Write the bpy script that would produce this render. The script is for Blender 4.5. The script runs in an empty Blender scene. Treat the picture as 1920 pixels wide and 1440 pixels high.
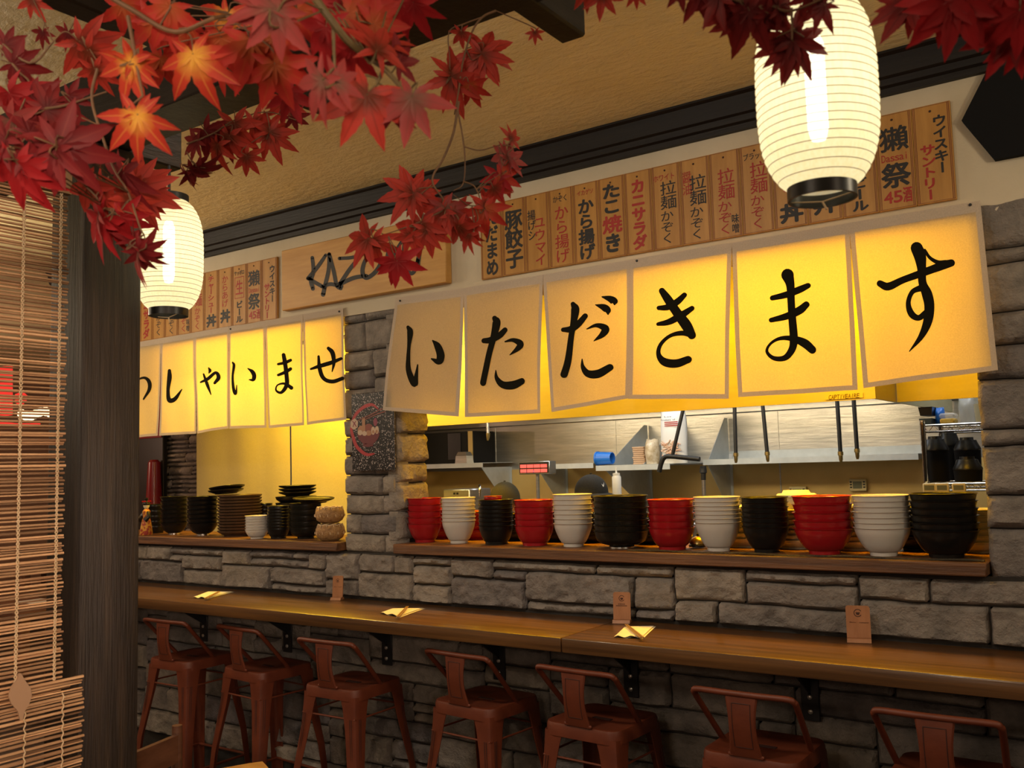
import bpy, bmesh, math, random
from mathutils import Vector, Matrix, noise

# ------------------------------------------------------------------ camera, world, lights, exposure
scene = bpy.context.scene
COL = scene.collection
FPX, CX, CY = 1750.0, 960.0, 720.0
# world axes (X along the wall, Y into the kitchen, Z up) seen in camera coordinates (right, down, forward)
AX = Vector((0.82030224, -0.07357116, -0.56717856))
AY = Vector((0.57125005, 0.05704332, 0.81879145))
AZ = Vector((-0.02788569, -0.99565724, 0.08882029))
CAM = Vector((0.0, -3.2, 1.65))
RIGHT = Vector((AX.x, AY.x, AZ.x))
UP = -Vector((AX.y, AY.y, AZ.y))
FWD = Vector((AX.z, AY.z, AZ.z))
cd = bpy.data.cameras.new('camera')
cam = bpy.data.objects.new('camera', cd)
COL.objects.link(cam)
m3 = Matrix((RIGHT, UP, -FWD)).transposed()
cam.matrix_world = Matrix.Translation(CAM) @ m3.to_4x4()
cd.sensor_width = 36.0
cd.sensor_fit = 'HORIZONTAL'
cd.lens = FPX / 1920.0 * 36.0
cd.clip_start = 0.05
cd.dof.use_dof = True
cd.dof.focus_distance = 3.5
cd.dof.aperture_fstop = 11.0
scene.camera = cam
scene.view_settings.view_transform = 'Standard'
scene.view_settings.look = 'None'
scene.view_settings.gamma = 1.0
scene.view_settings.exposure = 0.0
scene.view_settings.use_curve_mapping = False
scene.cycles.max_bounces = 7
scene.cycles.diffuse_bounces = 3
scene.cycles.glossy_bounces = 3
scene.cycles.transmission_bounces = 4
scene.cycles.transparent_max_bounces = 8
scene.cycles.sample_clamp_indirect = 4.0

world = bpy.data.worlds.new('room_air')
scene.world = world
world.use_nodes = True
bgn = world.node_tree.nodes['Background']
bgn.inputs[0].default_value = (1.0, 0.72, 0.48, 1)
bgn.inputs[1].default_value = 0.06


def lamp(name, loc, target, size, power, color, size_y=None, spread=None):
    l = bpy.data.lights.new(name, 'AREA')
    l.shape = 'RECTANGLE' if size_y else 'DISK'
    l.size = size
    if size_y:
        l.size_y = size_y
    l.energy = power
    l.color = color
    if spread:
        l.spread = math.radians(spread)
    o = bpy.data.objects.new(name, l)
    COL.objects.link(o)
    o.location = loc
    d = Vector(target) - Vector(loc)
    o.rotation_euler = d.to_track_quat('-Z', 'Y').to_euler()
    return o


WARM = (1.0, 0.85, 0.68)


def point_fill(loc, power, color, r=0.12):
    l = bpy.data.lights.new('fill_lamp', 'POINT')
    l.energy, l.color, l.shadow_soft_size = power, color, r
    o = bpy.data.objects.new('fill_lamp', l)
    COL.objects.link(o)
    o.location = loc


# unseen ceiling lamps for the dining room light, plus added spot and uplight fills
lamp('ceiling_lamp', (0.8, -1.45, 2.94), (-0.6, -0.2, 0.9), 0.35, 6, WARM)
lamp('blind_fill', (0.7, -3.7, 1.75), (-1.9, -2.35, 1.45), 0.18, 4.8, (1.0, 0.72, 0.52), None, 55)  # unseen spot added to brighten the blind
lamp('ceiling_fill', (1.05, -1.3, 2.45), (-1.2, -0.9, 2.97), 0.25, 9, (1.0, 0.82, 0.55))  # this and the next: unseen uplights added to brighten the ceiling
lamp('ceiling_fill', (-5.3, -1.3, 2.45), (-3.4, -1.0, 2.97), 0.25, 12, (1.0, 0.82, 0.55))
lamp('ceiling_lamp', (-1.7, -1.95, 2.94), (-1.9, -0.2, 0.9), 0.3, 13, WARM, None, 130)
lamp('ceiling_lamp', (-4.9, -1.6, 2.94), (-4.0, -0.2, 0.9), 0.35, 12, WARM)
lamp('ceiling_lamp', (-1.2, -4.2, 2.90), (-1.8, -0.3, 1.0), 0.5, 12, WARM)
# unseen point lights added to fill the leaves, blind, ceiling and far room
point_fill((-4.4, -2.9, 2.45), 30, (1.0, 0.80, 0.55))
point_fill((-0.75, -3.85, 1.90), 15.0, (1.0, 0.68, 0.45))
point_fill((1.3, -2.8, 2.2), 13, (1.0, 0.74, 0.50))
point_fill((-1.35, -5.3, 2.3), 24, (1.0, 0.78, 0.60))
point_fill((-8.2, -0.6, 2.10), 70, (1.0, 0.62, 0.42))
# work lights under the kitchen hood and over the far kitchen
lamp('hood_work_light', (-2.1, 1.75, 2.30), (-2.1, 2.1, 1.0), 2.6, 12, (0.94, 0.97, 1.0), 0.25)
lamp('kitchen_wall_fill', (-2.9, 1.02, 2.12), (-2.9, 2.6, 1.50), 2.8, 11, (1.0, 0.78, 0.46), 0.12, 130)  # warm fill hidden behind the hood front, added for the kitchen wall
lamp('kitchen_ceiling_light', (-0.6, 2.2, 2.60), (-0.8, 2.2, 1.0), 0.6, 5, (0.95, 0.97, 1.0), 0.6)
# yellow LED strips behind the header of the pass, above the bowls
YEL = (1.0, 0.49, 0.002)
lamp('pass_strip_light', (-1.05, 0.33, 2.40), (-1.05, -0.05, 1.80), 1.05, 8.5, YEL, 0.05)
lamp('pass_strip_light', (-1.15, 0.32, 2.40), (-1.15, 0.16, 1.45), 1.3, 11, YEL, 0.05)
lamp('pass_strip_light', (-2.35, 0.36, 2.39), (-2.35, 0.24, 1.45), 0.8, 3, YEL, 0.05, 80)
lamp('pass_strip_light', (-1.55, 0.32, 2.39), (-1.55, 0.25, 1.3), 2.2, 7, YEL, 0.05, 70)
lamp('pass_strip_light', (-1.05, 0.33, 2.40), (-1.05, 0.8, 1.75), 1.2, 11, YEL, 0.05)
lamp('pass_strip_light', (-2.35, 0.33, 2.40), (-2.35, 0.8, 1.95), 1.2, 8.5, YEL, 0.05)
lamp('counter_strip_light', (-3.9, 0.35, 2.40), (-3.9, -0.1, 1.7), 1.2, 16, YEL, 0.05)
lamp('counter_strip_light', (-3.9, 0.30, 2.40), (-3.9, 0.9, 1.4), 1.2, 24, (1.0, 0.68, 0.07), 0.05)

# ------------------------------------------------------------------ helpers
R = math.radians


def ray(px, py):
    d = Vector((px - CX, py - CY, FPX))
    return Vector((AX.dot(d), AY.dot(d), AZ.dot(d)))


def PY(px, py, Y):
    d = ray(px, py)
    return CAM + d * ((Y - CAM.y) / d.y)


def PZ(px, py, Z):
    d = ray(px, py)
    return CAM + d * ((Z - CAM.z) / d.z)


def PX(px, py, X):
    d = ray(px, py)
    return CAM + d * ((X - CAM.x) / d.x)


def depth_of(p):
    return (Vector(p) - CAM).dot(FWD)


class MB:
    """collects shapes in world coordinates, links them as one mesh object"""

    def __init__(self):
        self.v, self.f, self.mi, self.uv, self.at = [], [], [], {}, {}

    def add(self, verts, faces, mi=0, M=None, uv=None, tone=None):
        b = len(self.v)
        for p in verts:
            p = Vector(p)
            self.v.append(M @ p if M is not None else p)
        for k, f in enumerate(faces):
            self.f.append(tuple(b + i for i in f))
            self.mi.append(mi)
        if uv is not None:
            for i, c in enumerate(uv):
                self.uv[b + i] = c
        if tone is not None:
            for i in range(len(verts)):
                self.at[b + i] = tone
        return self

    def bm(self, bm, mi=0, M=None):
        bm.verts.index_update()
        self.add([v.co.copy() for v in bm.verts], [[v.index for v in f.verts] for f in bm.faces], mi, M)
        bm.free()

    def box(self, c, s, mi=0, bevel=0.0, rot=None, seg=1):
        bm = bmesh.new()
        bmesh.ops.create_cube(bm, size=1.0)
        bmesh.ops.scale(bm, vec=Vector(s), verts=bm.verts)
        if bevel > 0:
            bmesh.ops.bevel(bm, geom=list(bm.edges), offset=bevel, segments=seg, affect='EDGES', profile=0.5)
        M = Matrix.Translation(Vector(c))
        if rot is not None:
            M = M @ rot.to_4x4()
        self.bm(bm, mi, M)
        return self

    def span(self, lo, hi, mi=0, bevel=0.0, seg=1):
        lo, hi = Vector(lo), Vector(hi)
        return self.box((lo + hi) / 2, hi - lo, mi, bevel, None, seg)

    def lathe(self, prof, n=32, mi=0, M=None, mis=None):
        verts, faces, fm = [], [], []
        for r, z in prof:
            for k in range(n):
                a = 2 * math.pi * k / n
                verts.append((r * math.cos(a), r * math.sin(a), z))
        for i in range(len(prof) - 1):
            for k in range(n):
                k2 = (k + 1) % n
                faces.append((i * n + k, i * n + k2, (i + 1) * n + k2, (i + 1) * n + k))
                fm.append(mis[i] if mis else mi)
        b = len(self.f)
        self.add(verts, faces, mi, M)
        self.mi[b:] = fm
        return self

    def tube(self, pts, r, n=8, mi=0, caps=True):
        pts = [Vector(p) for p in pts]
        rs = r if isinstance(r, (list, tuple)) else [r] * len(pts)
        verts, faces = [], []
        t0 = (pts[1] - pts[0]).normalized()
        u = t0.orthogonal().normalized()
        for i, p in enumerate(pts):
            t = (pts[min(i + 1, len(pts) - 1)] - pts[max(i - 1, 0)]).normalized()
            u = (u - t * u.dot(t))
            u = u.normalized() if u.length > 1e-6 else t.orthogonal().normalized()
            w = t.cross(u)
            for k in range(n):
                a = 2 * math.pi * k / n
                verts.append(p + (u * math.cos(a) + w * math.sin(a)) * rs[i])
        for i in range(len(pts) - 1):
            for k in range(n):
                k2 = (k + 1) % n
                faces.append((i * n + k, i * n + k2, (i + 1) * n + k2, (i + 1) * n + k))
        if caps:
            faces.append(tuple(range(n - 1, -1, -1)))
            faces.append(tuple((len(pts) - 1) * n + k for k in range(n)))
        self.add(verts, faces, mi)
        return self

    def prism(self, poly, vec, mi=0):
        """closed polygon of 3-D points swept along vec"""
        n = len(poly)
        vec = Vector(vec)
        P = [Vector(p) for p in poly]
        V = P + [p + vec for p in P]
        F = [tuple(range(n)), tuple(range(2 * n - 1, n - 1, -1))]
        for i in range(n):
            j = (i + 1) % n
            F.append((i, j, n + j, n + i))
        self.add(V, F, mi)
        return self

    def loft(self, rings, mi=0, caps=True, closed=True):
        n = len(rings[0])
        V = [p for r_ in rings for p in r_]
        F = []
        for i in range(len(rings) - 1):
            for k in range(n if closed else n - 1):
                k2 = (k + 1) % n
                F.append((i * n + k, i * n + k2, (i + 1) * n + k2, (i + 1) * n + k))
        if caps and closed:
            F.append(tuple(range(n - 1, -1, -1)))
            F.append(tuple((len(rings) - 1) * n + k for k in range(n)))
        self.add(V, F, mi)
        return self

    def build(self, name, mats, parent=None, smooth=True, angle=38, fix=True):
        me = bpy.data.meshes.new(name)
        off = Vector((0, 0, 0))
        p = parent
        while p is not None:
            off += p.location
            p = p.parent
        me.from_pydata([tuple(v - off) for v in self.v], [], self.f)
        if fix:
            bm = bmesh.new()
            bm.from_mesh(me)
            bmesh.ops.recalc_face_normals(bm, faces=bm.faces)
            bm.to_mesh(me)
            bm.free()
        if not isinstance(mats, (list, tuple)):
            mats = [mats]
        for m in mats:
            me.materials.append(m)
        me.polygons.foreach_set('material_index', self.mi)
        if self.uv:
            lay = me.uv_layers.new(name='uv')
            for l in me.loops:
                lay.data[l.index].uv = self.uv.get(l.vertex_index, (0, 0))
        if self.at:
            a = me.attributes.new('tone', 'FLOAT', 'POINT')
            a.data.foreach_set('value', [self.at.get(i, 0.5) for i in range(len(me.vertices))])
        if smooth:
            me.shade_smooth()
            me.set_sharp_from_angle(angle=R(angle))
        me.update()
        o = bpy.data.objects.new(name, me)
        COL.objects.link(o)
        if parent is not None:
            o.parent = parent
        return o


def thing(name, label, cat, loc=(0, 0, 0), group=None):
    o = bpy.data.objects.new(name, None)
    o.empty_display_size = 0.05
    COL.objects.link(o)
    o.location = loc
    return tag(o, label, cat, group)


def tag(o, label, cat, group=None):
    o['label'] = label
    o['category'] = cat
    if group:
        o['group'] = group
    return o


def struct(name, mb, mats, parent=None, **k):
    o = mb.build(name, mats, parent, **k)
    if parent is None:
        o['kind'] = 'structure'
    return o


def dup(root, loc, label, group=None, rotz=None, scale=None):
    r = root.copy()
    COL.objects.link(r)
    r.location = loc
    if rotz is not None:
        r.rotation_euler = (0, 0, rotz)
    if scale is not None:
        r.scale = scale
    r['label'] = label
    if group:
        r['group'] = group
    for ch in list(root.children):
        c = ch.copy()
        COL.objects.link(c)
        c.parent = r
        for g in list(ch.children):
            d = g.copy()
            COL.objects.link(d)
            d.parent = c
    return r


ORD = ['zeroth', 'first', 'second', 'third', 'fourth', 'fifth', 'sixth', 'seventh', 'eighth', 'ninth', 'tenth',
       'eleventh', 'twelfth', 'thirteenth', 'fourteenth', 'fifteenth', 'sixteenth']


def spline(pts, n=6):
    """Catmull-Rom through tuples of any length"""
    if len(pts) < 3:
        return [tuple(p) for p in pts]
    P = [tuple(2 * a - b for a, b in zip(pts[0], pts[1]))] + [tuple(p) for p in pts] + \
        [tuple(2 * a - b for a, b in zip(pts[-1], pts[-2]))]
    out = []
    for i in range(1, len(P) - 2):
        for k in range(n):
            t = k / n
            out.append(tuple(0.5 * (2 * b + (c - a) * t + (2 * a - 5 * b + 4 * c - d) * t * t + (3 * b - a - 3 * c + d) * t ** 3)
                             for a, b, c, d in zip(P[i - 1], P[i], P[i + 1], P[i + 2])))
    out.append(tuple(P[-2]))
    return out


# ------------------------------------------------------------------ materials
def nodes_of(name):
    m = bpy.data.materials.new(name)
    m.use_nodes = True
    nt = m.node_tree
    for n in list(nt.nodes):
        nt.nodes.remove(n)
    out = nt.nodes.new('ShaderNodeOutputMaterial')
    return m, nt, out


def mat(name, c1, c2=None, rough=0.6, metal=0.0, scale=8.0, stretch=(1, 1, 1), bump=0.0, bscale=None, detail=5.0,
        coat=0.0, spec=0.5, emit=None, estr=0.0, lo=0.35, hi=0.65, fine=None, tone=False, rough2=None, bdist=0.01, aniso=0.0):
    m, nt, out = nodes_of(name)
    N, L = nt.nodes.new, nt.links.new
    p = N('ShaderNodeBsdfPrincipled')
    L(p.outputs[0], out.inputs[0])
    p.inputs['Roughness'].default_value = rough
    p.inputs['Metallic'].default_value = metal
    p.inputs['Specular IOR Level'].default_value = spec
    p.inputs['Coat Weight'].default_value = coat
    p.inputs['Coat Roughness'].default_value = 0.12
    if aniso:
        p.inputs['Anisotropic'].default_value = aniso
    p.inputs['Base Color'].default_value = (*c1, 1)
    if emit:
        p.inputs['Emission Color'].default_value = (*emit, 1)
        p.inputs['Emission Strength'].default_value = estr
    tc = N('ShaderNodeTexCoord')
    mp = N('ShaderNodeMapping')
    mp.inputs['Scale'].default_value = stretch
    L(tc.outputs['Object'], mp.inputs[0])
    col = None
    if c2 is not None:
        nz = N('ShaderNodeTexNoise')
        nz.inputs['Scale'].default_value = scale
        nz.inputs['Detail'].default_value = detail
        nz.inputs['Roughness'].default_value = 0.6
        L(mp.outputs[0], nz.inputs[0])
        rp = N('ShaderNodeValToRGB')
        rp.color_ramp.elements[0].position = lo
        rp.color_ramp.elements[1].position = hi
        rp.color_ramp.elements[0].color = (*c1, 1)
        rp.color_ramp.elements[1].color = (*c2, 1)
        L(nz.outputs[0], rp.inputs[0])
        col = rp.outputs[0]
        if rough2 is not None:
            mr = N('ShaderNodeMapRange')
            mr.inputs[3].default_value = rough
            mr.inputs[4].default_value = rough2
            L(nz.outputs[0], mr.inputs[0])
            L(mr.outputs[0], p.inputs['Roughness'])
        if tone:
            at = N('ShaderNodeAttribute')
            at.attribute_name = 'tone'
            mx = N('ShaderNodeMix')
            mx.data_type = 'RGBA'
            mx.blend_type = 'MULTIPLY'
            mx.inputs[0].default_value = 1.0
            L(col, mx.inputs[6])
            tr = N('ShaderNodeValToRGB')
            tr.color_ramp.elements[0].color = (0.66, 0.63, 0.66, 1) if tone is True else (0.30, 0.26, 0.24, 1)
            tr.color_ramp.elements[1].color = (1.25, 1.15, 1.0, 1) if tone is True else (1.15, 1.12, 1.12, 1)
            L(at.outputs['Fac'], tr.inputs[0])
            L(tr.outputs[0], mx.inputs[7])
            col = mx.outputs[2]
        L(col, p.inputs['Base Color'])
    if bump > 0:
        nb = N('ShaderNodeTexNoise')
        nb.inputs['Scale'].default_value = bscale or scale * 3
        nb.inputs['Detail'].default_value = 6
        nb.inputs['Roughness'].default_value = 0.62
        L(mp.outputs[0], nb.inputs[0])
        bp = N('ShaderNodeBump')
        bp.inputs['Strength'].default_value = bump
        bp.inputs['Distance'].default_value = bdist
        L(nb.outputs[0], bp.inputs['Height'])
        L(bp.outputs[0], p.inputs['Normal'])
    return m


def cloth_mat(name, col, trans, weave=900.0):
    m, nt, out = nodes_of(name)
    N, L = nt.nodes.new, nt.links.new
    d, t, mx = N('ShaderNodeBsdfDiffuse'), N('ShaderNodeBsdfTranslucent'), N('ShaderNodeMixShader')
    tc = N('ShaderNodeTexCoord')
    nz = N('ShaderNodeTexNoise')
    nz.inputs['Scale'].default_value = 260.0
    nz.inputs['Detail'].default_value = 3
    L(tc.outputs['Object'], nz.inputs[0])
    rp = N('ShaderNodeValToRGB')
    rp.color_ramp.elements[0].position = 0.3
    rp.color_ramp.elements[1].position = 0.7
    rp.color_ramp.elements[0].color = (*[c * 0.86 for c in col], 1)
    rp.color_ramp.elements[1].color = (*col, 1)
    L(nz.outputs[0], rp.inputs[0])
    bp = N('ShaderNodeBump')
    bp.inputs['Strength'].default_value = 0.25
    bp.inputs['Distance'].default_value = 0.002
    n2 = N('ShaderNodeTexNoise')
    n2.inputs['Scale'].default_value = 9.0
    n2.inputs['Detail'].default_value = 4
    L(tc.outputs['Object'], n2.inputs[0])
    b2 = N('ShaderNodeBump')
    b2.inputs['Strength'].default_value = 0.35
    b2.inputs['Distance'].default_value = 0.01
    L(nz.outputs[0], bp.inputs['Height'])
    L(n2.outputs[0], b2.inputs['Height'])
    L(bp.outputs[0], b2.inputs['Normal'])
    for s in (d, t):
        L(rp.outputs[0], s.inputs[0])
        L(b2.outputs[0], s.inputs['Normal'])
    mx.inputs[0].default_value = trans
    L(d.outputs[0], mx.inputs[1])
    L(t.outputs[0], mx.inputs[2])
    L(mx.outputs[0], out.inputs[0])
    return m


def glow_mat(name, col, strength):
    m, nt, out = nodes_of(name)
    e = nt.nodes.new('ShaderNodeEmission')
    e.inputs[0].default_value = (*col, 1)
    e.inputs[1].default_value = strength
    nt.links.new(e.outputs[0], out.inputs[0])
    return m


def glass_mat(name, col, rough=0.05, alpha=0.25):
    m, nt, out = nodes_of(name)
    N, L = nt.nodes.new, nt.links.new
    p, t, mx = N('ShaderNodeBsdfPrincipled'), N('ShaderNodeBsdfTransparent'), N('ShaderNodeMixShader')
    p.inputs['Base Color'].default_value = (*col, 1)
    p.inputs['Roughness'].default_value = rough
    mx.inputs[0].default_value = alpha
    L(t.outputs[0], mx.inputs[1])
    L(p.outputs[0], mx.inputs[2])
    L(mx.outputs[0], out.inputs[0])
    return m


def leaf_mat(name, centre, mid, tip, vein, w0=0.12, w1=0.45):
    m, nt, out = nodes_of(name)
    N, L = nt.nodes.new, nt.links.new
    uv = N('ShaderNodeUVMap')
    uv.uv_map = 'uv'
    sp = N('ShaderNodeSeparateXYZ')
    L(uv.outputs[0], sp.inputs[0])
    tc = N('ShaderNodeTexCoord')
    nz = N('ShaderNodeTexNoise')
    nz.inputs['Scale'].default_value = 45.0
    nz.inputs['Detail'].default_value = 4
    L(tc.outputs['Object'], nz.inputs[0])
    ad = N('ShaderNodeMath')
    ad.operation = 'MULTIPLY_ADD'
    ad.inputs[1].default_value = 0.35
    L(nz.outputs[0], ad.inputs[0])
    L(sp.outputs[0], ad.inputs[2])
    sb = N('ShaderNodeMath')
    sb.operation = 'SUBTRACT'
    sb.inputs[1].default_value = 0.17
    L(ad.outputs[0], sb.inputs[0])
    rp = N('ShaderNodeValToRGB')
    e = rp.color_ramp.elements
    e[0].position, e[0].color = w0, (*centre, 1)
    e[1].position, e[1].color = 1.0, (*tip, 1)
    k = e.new(w1)
    k.color = (*mid, 1)
    L(sb.outputs[0], rp.inputs[0])
    vr = N('ShaderNodeMapRange')
    vr.inputs[1].default_value = 0.02
    vr.inputs[2].default_value = 0.16
    vr.inputs[3].default_value = 0.75
    vr.inputs[4].default_value = 0.0
    L(sp.outputs[1], vr.inputs[0])
    mx = N('ShaderNodeMix')
    mx.data_type = 'RGBA'
    L(vr.outputs[0], mx.inputs[0])
    L(rp.outputs[0], mx.inputs[6])
    mx.inputs[7].default_value = (*vein, 1)
    p, t, ms = N('ShaderNodeBsdfPrincipled'), N('ShaderNodeBsdfTranslucent'), N('ShaderNodeMixShader')
    p.inputs['Roughness'].default_value = 0.55
    p.inputs['Specular IOR Level'].default_value = 0.3
    L(mx.outputs[2], p.inputs['Base Color'])
    L(mx.outputs[2], t.inputs[0])
    ms.inputs[0].default_value = 0.28
    L(p.outputs[0], ms.inputs[1])
    L(t.outputs[0], ms.inputs[2])
    L(ms.outputs[0], out.inputs[0])
    return m


M = {}
M['plaster'] = mat('cream_plaster', (0.50, 0.43, 0.31), (0.58, 0.50, 0.37), 0.8, scale=3, bump=0.15, bscale=60)
M['ceiling'] = mat('trowelled_plaster', (0.80, 0.68, 0.38), (0.88, 0.77, 0.47), 0.55, scale=2.2, stretch=(0.7, 1.3, 1), bump=0.9,
                   bscale=26, bdist=0.012)
M['trim'] = mat('dark_stained_trim', (0.007, 0.005, 0.005), (0.014, 0.011, 0.009), 0.5, spec=0.25, scale=6, stretch=(0.3, 4, 6), bump=0.2)
M['darkwood'] = mat('dark_stained_wood', (0.018, 0.011, 0.007), (0.068, 0.042, 0.025), 0.5, lo=0.45, hi=0.85, scale=9, stretch=(9, 9, 0.4), bump=0.5,
                    bscale=22)
M['beamwood'] = mat('dark_beam_wood', (0.010, 0.007, 0.005), (0.020, 0.013, 0.009), 0.6, spec=0.25, scale=7, stretch=(1, 1, 6), bump=0.3, bscale=20)
M['stone'] = mat('grey_ledge_stone', (0.150, 0.142, 0.136), (0.33, 0.305, 0.28), 0.8, scale=11, bump=1.0, bscale=30, lo=0.3, hi=0.72,
                 tone=True, bdist=0.02, detail=9)
M['mortar'] = mat('dark_joint', (0.02, 0.017, 0.015), (0.035, 0.03, 0.026), 0.9, scale=20)
M['counter'] = mat('amber_varnished_wood', (0.070, 0.030, 0.010), (0.145, 0.064, 0.019), 0.33, scale=3.2, stretch=(0.35, 12, 12), coat=0.45, detail=8,
                   bump=0.08, bscale=12, lo=0.38, hi=0.62, spec=0.6)
M['ledge'] = mat('brown_ledge_wood', (0.085, 0.035, 0.014), (0.19, 0.082, 0.032), 0.45, scale=3.0, stretch=(0.6, 10, 14), bump=0.3, detail=8,
                 bscale=14, lo=0.38, hi=0.62)
M['pine'] = mat('pine_board', (0.44, 0.215, 0.045), (0.58, 0.32, 0.085), 0.5, scale=2.6, stretch=(1.2, 5, 10), bump=0.05, lo=0.3, hi=0.7)
M['plaque'] = mat('plaque_wood', (0.36, 0.165, 0.026), (0.48, 0.240, 0.048), 0.5, scale=3.5, stretch=(9, 5, 1.0), bump=0.05, lo=0.3, hi=0.7)
M['ink'] = mat('black_ink', (0.012, 0.011, 0.012), rough=0.6)
M['ink_print'] = mat('black_print', (0.010, 0.009, 0.005), rough=0.9, spec=0.1)
M['red_ink'] = mat('red_ink', (0.34, 0.018, 0.012), rough=0.6)
M['line_ink'] = mat('burnt_line', (0.16, 0.035, 0.012), rough=0.7)
M['cloth'] = cloth_mat('noren_cotton', (0.74, 0.63, 0.47), 0.58)
M['hem'] = cloth_mat('doubled_hem', (0.58, 0.48, 0.38), 0.14)
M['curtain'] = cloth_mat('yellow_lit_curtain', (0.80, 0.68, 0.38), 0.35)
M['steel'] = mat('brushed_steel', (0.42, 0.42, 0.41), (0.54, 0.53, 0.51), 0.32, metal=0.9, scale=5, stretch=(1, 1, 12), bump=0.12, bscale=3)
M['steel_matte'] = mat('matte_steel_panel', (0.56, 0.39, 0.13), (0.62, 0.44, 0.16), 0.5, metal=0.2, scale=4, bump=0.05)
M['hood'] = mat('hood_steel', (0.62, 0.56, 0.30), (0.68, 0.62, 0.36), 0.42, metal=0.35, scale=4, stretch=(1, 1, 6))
M['chrome'] = mat('chrome', (0.75, 0.74, 0.72), rough=0.18, metal=1.0)
M['zinc'] = mat('galvanised_sheet', (0.50, 0.54, 0.55), (0.58, 0.62, 0.63), 0.45, metal=0.4, scale=12)
M['black_metal'] = mat('black_iron', (0.008, 0.008, 0.009), (0.014, 0.014, 0.015), 0.5, scale=30, bump=0.1)
M['black'] = mat('black_plastic', (0.010, 0.010, 0.010), rough=0.35)
M['matte_black'] = mat('matte_black', (0.006, 0.006, 0.007), rough=0.85, spec=0.2)
M['bowl_red'] = mat('red_melamine', (0.29, 0.006, 0.010), (0.31, 0.008, 0.012), 0.26, scale=10)
M['bowl_white'] = mat('white_melamine', (0.52, 0.49, 0.45), (0.55, 0.52, 0.48), 0.3, scale=10)
M['bowl_black'] = mat('black_melamine', (0.006, 0.0055, 0.005), (0.009, 0.008, 0.007), 0.3, scale=10, spec=0.3)
M['bowl_dark'] = mat('speckled_black_ceramic', (0.007, 0.0065, 0.005), (0.018, 0.015, 0.010), 0.3, spec=0.3, scale=160, lo=0.45, hi=0.7)
M['plate_brown'] = mat('brown_stoneware', (0.060, 0.034, 0.020), (0.10, 0.056, 0.032), 0.38, scale=40)
M['cream'] = mat('cream_ceramic', (0.62, 0.56, 0.38), (0.68, 0.62, 0.44), 0.3, scale=10)
M['stool'] = mat('rust_red_paint', (0.118, 0.023, 0.008), (0.150, 0.031, 0.011), 0.5, scale=14, bump=0.08, bscale=60)
M['groove'] = mat('dark_groove', (0.035, 0.008, 0.005), rough=0.7)
M['bolt'] = mat('bolt_head', (0.7, 0.68, 0.62), rough=0.3, metal=0.9)
M['paper'] = mat('napkin_paper', (0.78, 0.72, 0.58), (0.84, 0.78, 0.64), 0.8, scale=20)
M['chopstick'] = mat('bamboo_chopstick', (0.30, 0.17, 0.06), (0.38, 0.22, 0.08), 0.5, scale=20)
M['standwood'] = mat('cherry_stand', (0.30, 0.125, 0.050), (0.38, 0.17, 0.075), 0.5, scale=6, stretch=(6, 6, 1))
M['engrave'] = mat('engraved_brown', (0.05, 0.018, 0.010), rough=0.8)
M['white'] = mat('white_plastic', (0.72, 0.72, 0.70), rough=0.4)
M['tub'] = mat('translucent_white_tub', (0.80, 0.76, 0.50), rough=0.35)
M['blue'] = mat('blue_plastic', (0.02, 0.16, 0.62), rough=0.35)
M['skin'] = mat('skin', (0.48, 0.26, 0.17), (0.52, 0.29, 0.19), 0.55, scale=30)
M['cap_black'] = mat('charcoal_cap', (0.014, 0.013, 0.013), (0.020, 0.019, 0.018), 0.85, scale=120, bump=0.2)
M['cap_olive'] = mat('olive_cap', (0.040, 0.032, 0.009), (0.050, 0.040, 0.012), 0.85, scale=120, bump=0.2)
M['shirt'] = mat('black_shirt', (0.02, 0.02, 0.022), (0.03, 0.03, 0.032), 0.9, scale=40)
M['bamboo'] = mat('bamboo_slat', (0.40, 0.21, 0.105), (0.86, 0.55, 0.30), 0.36, scale=6, stretch=(14, 0.8, 14), lo=0.3, hi=0.7,
                  bump=0.2, tone='wide')
M['cord'] = mat('cotton_cord', (0.58, 0.42, 0.25), (0.66, 0.50, 0.32), 0.8, scale=60)
M['plywood'] = mat('pale_headboard', (0.34, 0.20, 0.10), (0.42, 0.26, 0.13), 0.6, scale=4, stretch=(1, 0.5, 4))
M['tagwood'] = mat('beige_pull_tag', (0.42, 0.26, 0.16), rough=0.6)
M['stem'] = mat('olive_twig', (0.10, 0.075, 0.025), (0.17, 0.12, 0.05), 0.6, scale=30, bump=0.2)
M['twig'] = mat('brown_twig', (0.12, 0.058, 0.026), (0.19, 0.10, 0.045), 0.6, scale=30, bump=0.2)
M['kraft'] = mat('kraft_paper', (0.42, 0.27, 0.16), (0.50, 0.33, 0.20), 0.8, scale=30, stretch=(1, 1, 8))
M['noodle'] = mat('dried_noodles', (0.52, 0.24, 0.12), (0.70, 0.55, 0.42), 0.5, scale=40, bump=0.4)
M['basket'] = mat('woven_cane', (0.26, 0.135, 0.05), (0.46, 0.27, 0.11), 0.6, scale=60, bump=0.8, bscale=90)
M['chairwood'] = mat('brown_chair_wood', (0.115, 0.048, 0.026), (0.17, 0.075, 0.042), 0.4, scale=5, stretch=(2, 2, 10))
M['tablewood'] = mat('orange_table_wood', (0.40, 0.17, 0.04), (0.52, 0.25, 0.07), 0.35, scale=4, stretch=(1, 6, 6))
M['floor'] = mat('dark_tile_floor', (0.035, 0.026, 0.022), (0.06, 0.045, 0.036), 0.5, scale=3)
M['lcd'] = mat('grey_lcd', (0.16, 0.17, 0.11), rough=0.25)
M['ivory'] = mat('ivory_plastic', (0.66, 0.56, 0.30), rough=0.4)
M['brass'] = mat('brass', (0.55, 0.42, 0.16), rough=0.3, metal=0.9)
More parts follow.
